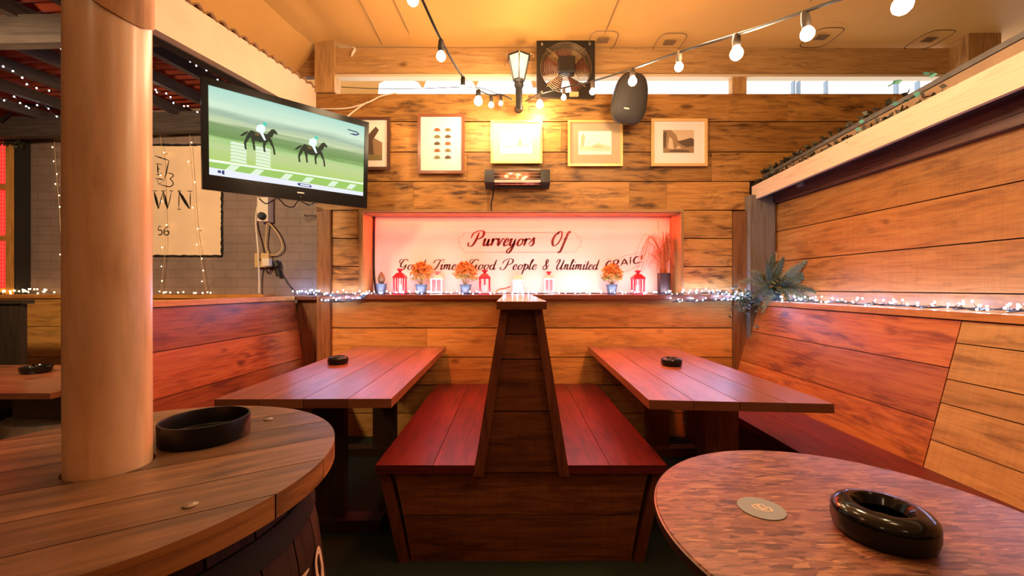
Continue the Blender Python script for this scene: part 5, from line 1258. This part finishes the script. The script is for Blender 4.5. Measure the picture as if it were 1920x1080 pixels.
def lantern(label,px,d,py_top,wpx,metal,top=None,glass=None):
    x=nx(px,d); w=wpx*d/F/2; h=wz(py_top,d)-ZS; w*=.80; t=thing('candle_lantern',label,'lantern',(x,d,ZS),'candle lanterns in the niche')
    mb=MB(); mb.box(x-w*1.08,x+w*1.08,d-w*1.08,d+w*1.08,ZS+.0005,ZS+h*.10); mb.build('base',metal,t,bevel=.003)
    z0,z1=ZS+h*.10,ZS+h*.64
    for a in (-1,1):
        for b_ in (-1,1):
            mb=MB(); mb.box(x+a*w*.88-w*.12,x+a*w*.88+w*.12,d+b_*w*.88-w*.12,d+b_*w*.88+w*.12,z0,z1,grain=2); mb.build('corner_post',metal,t)
    mb=MB(); 
    for a in (-1,1):
        mb.box(x+a*w*.02-w*.07,x+a*w*.02+w*.07,d-w*.95,d-w*.85,z0,z1,grain=2) if a<0 else mb.box(x-w*.07,x+w*.07,d+w*.85,d+w*.95,z0,z1,grain=2)
    mb.build('glazing_bar',metal,t)
    mb=MB(); sqr=lambda q,z:[(x-q,d-q,z),(x+q,d-q,z),(x+q,d+q,z),(x-q,d+q,z)]
    mb.grid([sqr(w*1.1,z1),sqr(w*1.1,z1+h*.05),sqr(w*.5,z1+h*.20),sqr(w*.38,z1+h*.21)],smooth=False,closev=True); mb.face(sqr(w*1.1,z1)[::-1]); mb.face(sqr(w*.38,z1+h*.21)); mb.build('roof',metal,t)
    mb=MB(); mb.lathe((x,d,0),[(w*.25,z1+h*.211),(w*.30,z1+h*.27),(w*.55,z1+h*.30),(w*.58,ZS+h*.985),(w*.45,ZS+h)],16); mb.build('top_cap',top or metal,t)
    mb=MB(); mb.lathe((x,d,z0+.001),[(w*.32,0),(w*.32,h*.28),(w*.28,h*.29)],16); mb.build('candle',M['wax'],t)
    if glass:
        mb=MB(); mb.box(x-w*.76,x+w*.76,d-w*.80,d-w*.77,z0,z1); mb.build('pane',glass,t)
    return t
lantern('red candle lantern, leftmost of the three in the niche',750,3.53,504,25,M['redmetal'])
lantern('red candle lantern in the middle, right of the second flower pot',909,3.53,506,25,M['redmetal'])
lantern('red candle lantern at the right, beside the grass vase',1196,3.53,507,25,M['redmetal'])
lantern('white candle lantern between the two left flower pots',820,3.60,509,27,M['whitemetal'],M['pinkglass'],M['pinkglass'])
lantern('white candle lantern right of centre, below the word Unlimited',1029,3.60,509,22,M['whitemetal'],M['redmetal'],M['pinkglass'])
d=3.60; x=nx(971,d)
cj=thing('candle_house','small cream house-shaped candle holder in the centre of the niche','candle holder',(x,d,ZS))
mb=MB(); w=.045; mb.box(x-w,x+w,d-.035,d+.035,ZS+.0005,ZS+.13); mb.build('body',M['whitemetal'],cj,bevel=.003)
mb=MB(); mb.hexa([(x-w*1.05,d-.038,ZS+.1305),(x+w*1.05,d-.038,ZS+.1305),(x+w*1.05,d+.038,ZS+.1305),(x-w*1.05,d+.038,ZS+.1305),(x-w*.7,d-.012,ZS+.172),(x+w*.7,d-.012,ZS+.172),(x+w*.7,d+.012,ZS+.172),(x-w*.7,d+.012,ZS+.172)]); mb.build('roof',plain('cream glaze',(.80,.62,.42),.5),cj)
for a in (-1,1):
    mb=MB(); mb.box(x+a*.034-.005,x+a*.034+.005,d-.037,d-.0352,ZS+.10,ZS+.11); mb.build('vent',M['wire'],cj)
# cactus
d=3.56; x=nx(715,d)
ct=thing('cactus','tall oval brown cactus pad in a blue pot at the left end of the niche','cactus',(x,d,ZS))
mb=MB(); mb.lathe((x,d,ZS),[(.0001,.001),(.034,0),(.046,.08),(.049,.095),(.043,.095),(.04,.08),(.0001,.078)],24,caps=False); mb.build('pot',M['bluepot'],ct)
mb=MB(); 
prof=[(math.sin(math.pi*(i+.4)/10.4)*.031,.075+.128*i/10) for i in range(11)]
mb.lathe((x,d,ZS),prof,20); o=mb.build('pad',plain('brown cactus skin',(.16,.09,.045),.7,noise=.35,nscale=60),ct)
# vase of dried grass
d=3.56; x=nx(1245,d)
vz=thing('vase','dark cylindrical vase of tall orange dried grass at the right end of the niche','vase',(x,d,ZS))
M['vase']=plain('dark aubergine vase',(.035,.018,.02),.4)
mb=MB(); h=wz(512,d)-ZS; mb.lathe((x,d,ZS),[(.0001,.001),(.052,0),(.055,.02),(.056,h-.01),(.055,h),(.050,h),(.049,.02),(.0001,.015)],28,caps=False); mb.build('vessel',M['vase'],vz)
M['straw']=plain('dried orange grass',(.48,.13,.04),.6,noise=.3,nscale=20)
mb=MB()
for k in range(120):
    a=rnd.uniform(0,6.283); sp_r=rnd.uniform(.02,.36)*(1 if math.cos(a)<.2 else .42); ht_=rnd.uniform(.14,.36)
    ex_=sp_r*math.cos(a); ey=sp_r*.30*math.sin(a)-.02; p0=Vector((x+rnd.uniform(-.03,.03),d+rnd.uniform(-.03,.03),ZS+h-.03))
    p3=Vector((min(x+ex_,NX1-.012),d+ey,ZS+h+ht_-sp_r*.75)); p2=Vector((min(x+ex_*.62,NX1-.015),d+ey*.6,ZS+h+ht_)); p1=Vector((min(x+ex_*.2,NX1-.015),d+ey*.2,ZS+h+ht_*.6))
    mb.tube([p0,p1,p2,p3],lambda t_:.0026*(1-.6*t_),4,smooth_path=4)
mb.build('grass',M['straw'],vz)
mb=MB()
for k in range(4):
    ex_=(-.02,.02,.05,-.06)[k]; mb.tube([(x,d,ZS+h),(x+ex_*.5,d-.01,ZS+h+.2),(min(x+ex_,NX1-.015),d-.01,ZS+h+.36+.03*k)],.0016,4,smooth_path=5)
mb.build('stems',M['straw'],vz)
tg=MB(); tg.tube([at(927,549,3.47),at(936,543,3.47),at(950,540,3.47),at(957,537,3.47)],.006,6,smooth_path=5); tag(tg.build('twig',M['trim']),'small dark curved twig lying on the shelf behind the bench cap','twig')

# ---------------------------------------------------------------- fern and ivy
x,y,z=2.02,3.18,1.142
fr=thing('fern','dark green artificial fern on the ledge in the right corner','plant',(x,y,z))
M['fern']=plain('dusty fern green',(.075,.115,.075),.6,noise=.35,nscale=15); M['fernpale']=plain('pale frond green',(.16,.19,.12),.6)
mb=MB(); mb.lathe((x,y,z),[(.045,.0),(.055,.06),(.05,.07)],18); mb.build('pot',M['dark'],fr)
def frond(base,dirv,L_,drop,w):
    mb=MB(); d_=Vector(dirv).normalized(); P=[]
    for k in range(9):
        t_=k/8; P.append(Vector(base)+d_*L_*t_+Vector((0,0,-drop*t_*t_)))
    mb.tube(P,.003,4)
    for k in range(1,9):
        tg_=(P[min(k+1,8)]-P[k-1]).normalized(); s=tg_.cross(Vector((0,-1,.35))).normalized()
        for q in (0,.5):
            p=P[k]-tg_*q*L_/8
            for sg in (-1,1):
                l=w*(1-((k-q)/8.6)**1.5)+.008; dd=(s*sg+tg_*.7).normalized(); n_=tg_*.010
                mb.face([p-n_,p+dd*l*.5-n_*.9,p+dd*l,p+dd*l*.5+n_*.9,p+n_])
    return mb
k=0
for (dx,dy,dz,L_,drop) in ((-1,-.3,.75,.33,.10),(-.6,-.5,1.0,.30,.06),(-.1,-.3,1.2,.30,.04),(.5,-.6,1.0,.32,.07),(1,-.9,.8,.36,.08),(1,-1.4,.35,.36,.12),(.7,-1.1,-.05,.30,.10),(-.2,-.8,.2,.28,.16),(-.9,-.4,.15,.30,.12),(-.7,-.5,-.15,.28,.12),(.1,-.9,.65,.28,.10),(.35,-.3,1.3,.26,.03),(-1,-.2,.45,.33,.12)):
    base=(x+rnd.uniform(-.03,.03),y+rnd.uniform(-.03,.03),z+.10)
    frond(base,(dx*.8,dy,dz),L_*1.02,drop,.062).build('frond',M['fern'] if k%3 else M['fernpale'],fr,thick=.0012); k+=1
mb=MB()
for q in range(40):
    p=Vector((x-.02+rnd.gauss(0,.03),y-.05+rnd.gauss(0,.02),z+.13+rnd.gauss(0,.035))); leaf(mb,p,(rnd.uniform(-1,1),rnd.uniform(-1,0),rnd.uniform(-.3,1)),.03,.012)
mb.build('blossom',plain('yellow blossom',(.38,.25,.04),.6),fr)
mb=MB()
for q in range(150):
    f=rnd.random(); yy=3.3-f*.02; p=Vector((1.83+rnd.gauss(0,.06)+.1*f,3.30+rnd.uniform(-.03,.03),1.13+rnd.gauss(0,.05))); leaf(mb,p,(rnd.uniform(-1,1),rnd.uniform(-1,.2),rnd.uniform(-1,1)),.045,.022)
mb.build('trailing_leaves',M['fern'],fr)
mb=MB(); mb.tube([at(1452,470,3.36),at(1456,478,3.36),at(1455,487,3.36),at(1449,494,3.36)],lambda t_:.003+.010*math.sin(math.pi*t_),8,smooth_path=6); tag(mb.build('hook',M['yellowed']),'small pale crescent hook on the right wall above the fern','hook')
iv=thing('ivy_garland','trailing ivy and dark leaves lying along the top of the right roof edge','plant',(2.05,2.6,2.12))
M['ivy']=plain('dark ivy leaf',(.05,.045,.025),.5,noise=.4,nscale=20); M['teal']=plain('teal glint leaf',(.10,.36,.30),.25,coat=.5)  # glints among the ivy put in as teal colour
mb=MB(); mt_=MB(); path=[]
for q in range(330):
    yy=3.38-1.5*rnd.random()**2; zb=lin(yy,2.08,2.166); p=Vector((rnd.uniform(2.012,2.07),yy,zb+rnd.uniform(-.02,.03)))
    leaf(mb,p,(rnd.uniform(-1,.3),rnd.uniform(-1,1),rnd.uniform(-.3,1)),.04,.024)
for q in range(200):
    yy=3.38-1.2*rnd.random()**2; zb=lin(yy,2.18,2.298); p=Vector((rnd.uniform(2.085,2.13),yy,zb+rnd.uniform(0,.02)))
    leaf(mb,p,(rnd.uniform(-1,.3),rnd.uniform(-1,1),rnd.uniform(0,.8)),.045,.025)
mb.tube([(2.035+.02*math.sin(k),3.36-k*.15,lin(3.36-k*.15,2.08,2.166)-.005) for k in range(14)],.004,5,smooth_path=3)
mb.build('leaves',M['ivy'],iv)
for (px,py) in ((1626,228),(1610,245),(1700,190),(1730,175),(1680,155),(1740,140)):
    d=F*2.04/(px-CX); p=at(px,py,d); ax=Vector((-.5,-.8,.4))
    for k in range(3): leaf(mt_,p+Vector((rnd.uniform(-.01,.01),rnd.uniform(-.03,.03),rnd.uniform(-.01,.01))),(rnd.uniform(-.4,.4),-1 if k%2 else 1,rnd.uniform(-.2,.5)),.04,.026)
mt_.build('glint_leaves',M['teal'],iv)
mb=MB(); c=at(1528,344,3.0); mb.box(2.100,2.119,2.97,3.03,c.z-.02,c.z+.02); tag(mb.build('clip',M['silver'],bevel=.003),'small pale metal clip on the dark plate under the right fascia','clip')

# dried greenery over the red window, paper scrap on the header
dg=MB(); rnd=random.Random(5)
for q in range(120):
    f=rnd.random(); p=at(-20+62*f,262+6*f,3.60)+Vector((rnd.gauss(0,.012),rnd.uniform(-.03,.0),rnd.gauss(0,.016))); leaf(dg,p,(rnd.uniform(-1,1),rnd.uniform(-1,.1),rnd.uniform(-1,1)),.05,.02)
dg.tube([at(-25,262,3.60),at(10,263,3.60),at(42,269,3.60)],.006,5,smooth_path=4)
tag(dg.build('garland',M['ivy']),'dark dried greenery draped over the top of the red window','garland')
sc_=MB(); pts=[at(x_,y_,3.41) for x_,y_ in ((661,88),(665,92),(663,97),(661,100),(659,106))]
sc_.tube(pts,lambda t_:.006+.006*math.sin(math.pi*t_),6,smooth_path=4); tag(sc_.build('rag',M['whitepl']),'scrap of white rag snagged on the header beam left of the festoon bulb','rag')
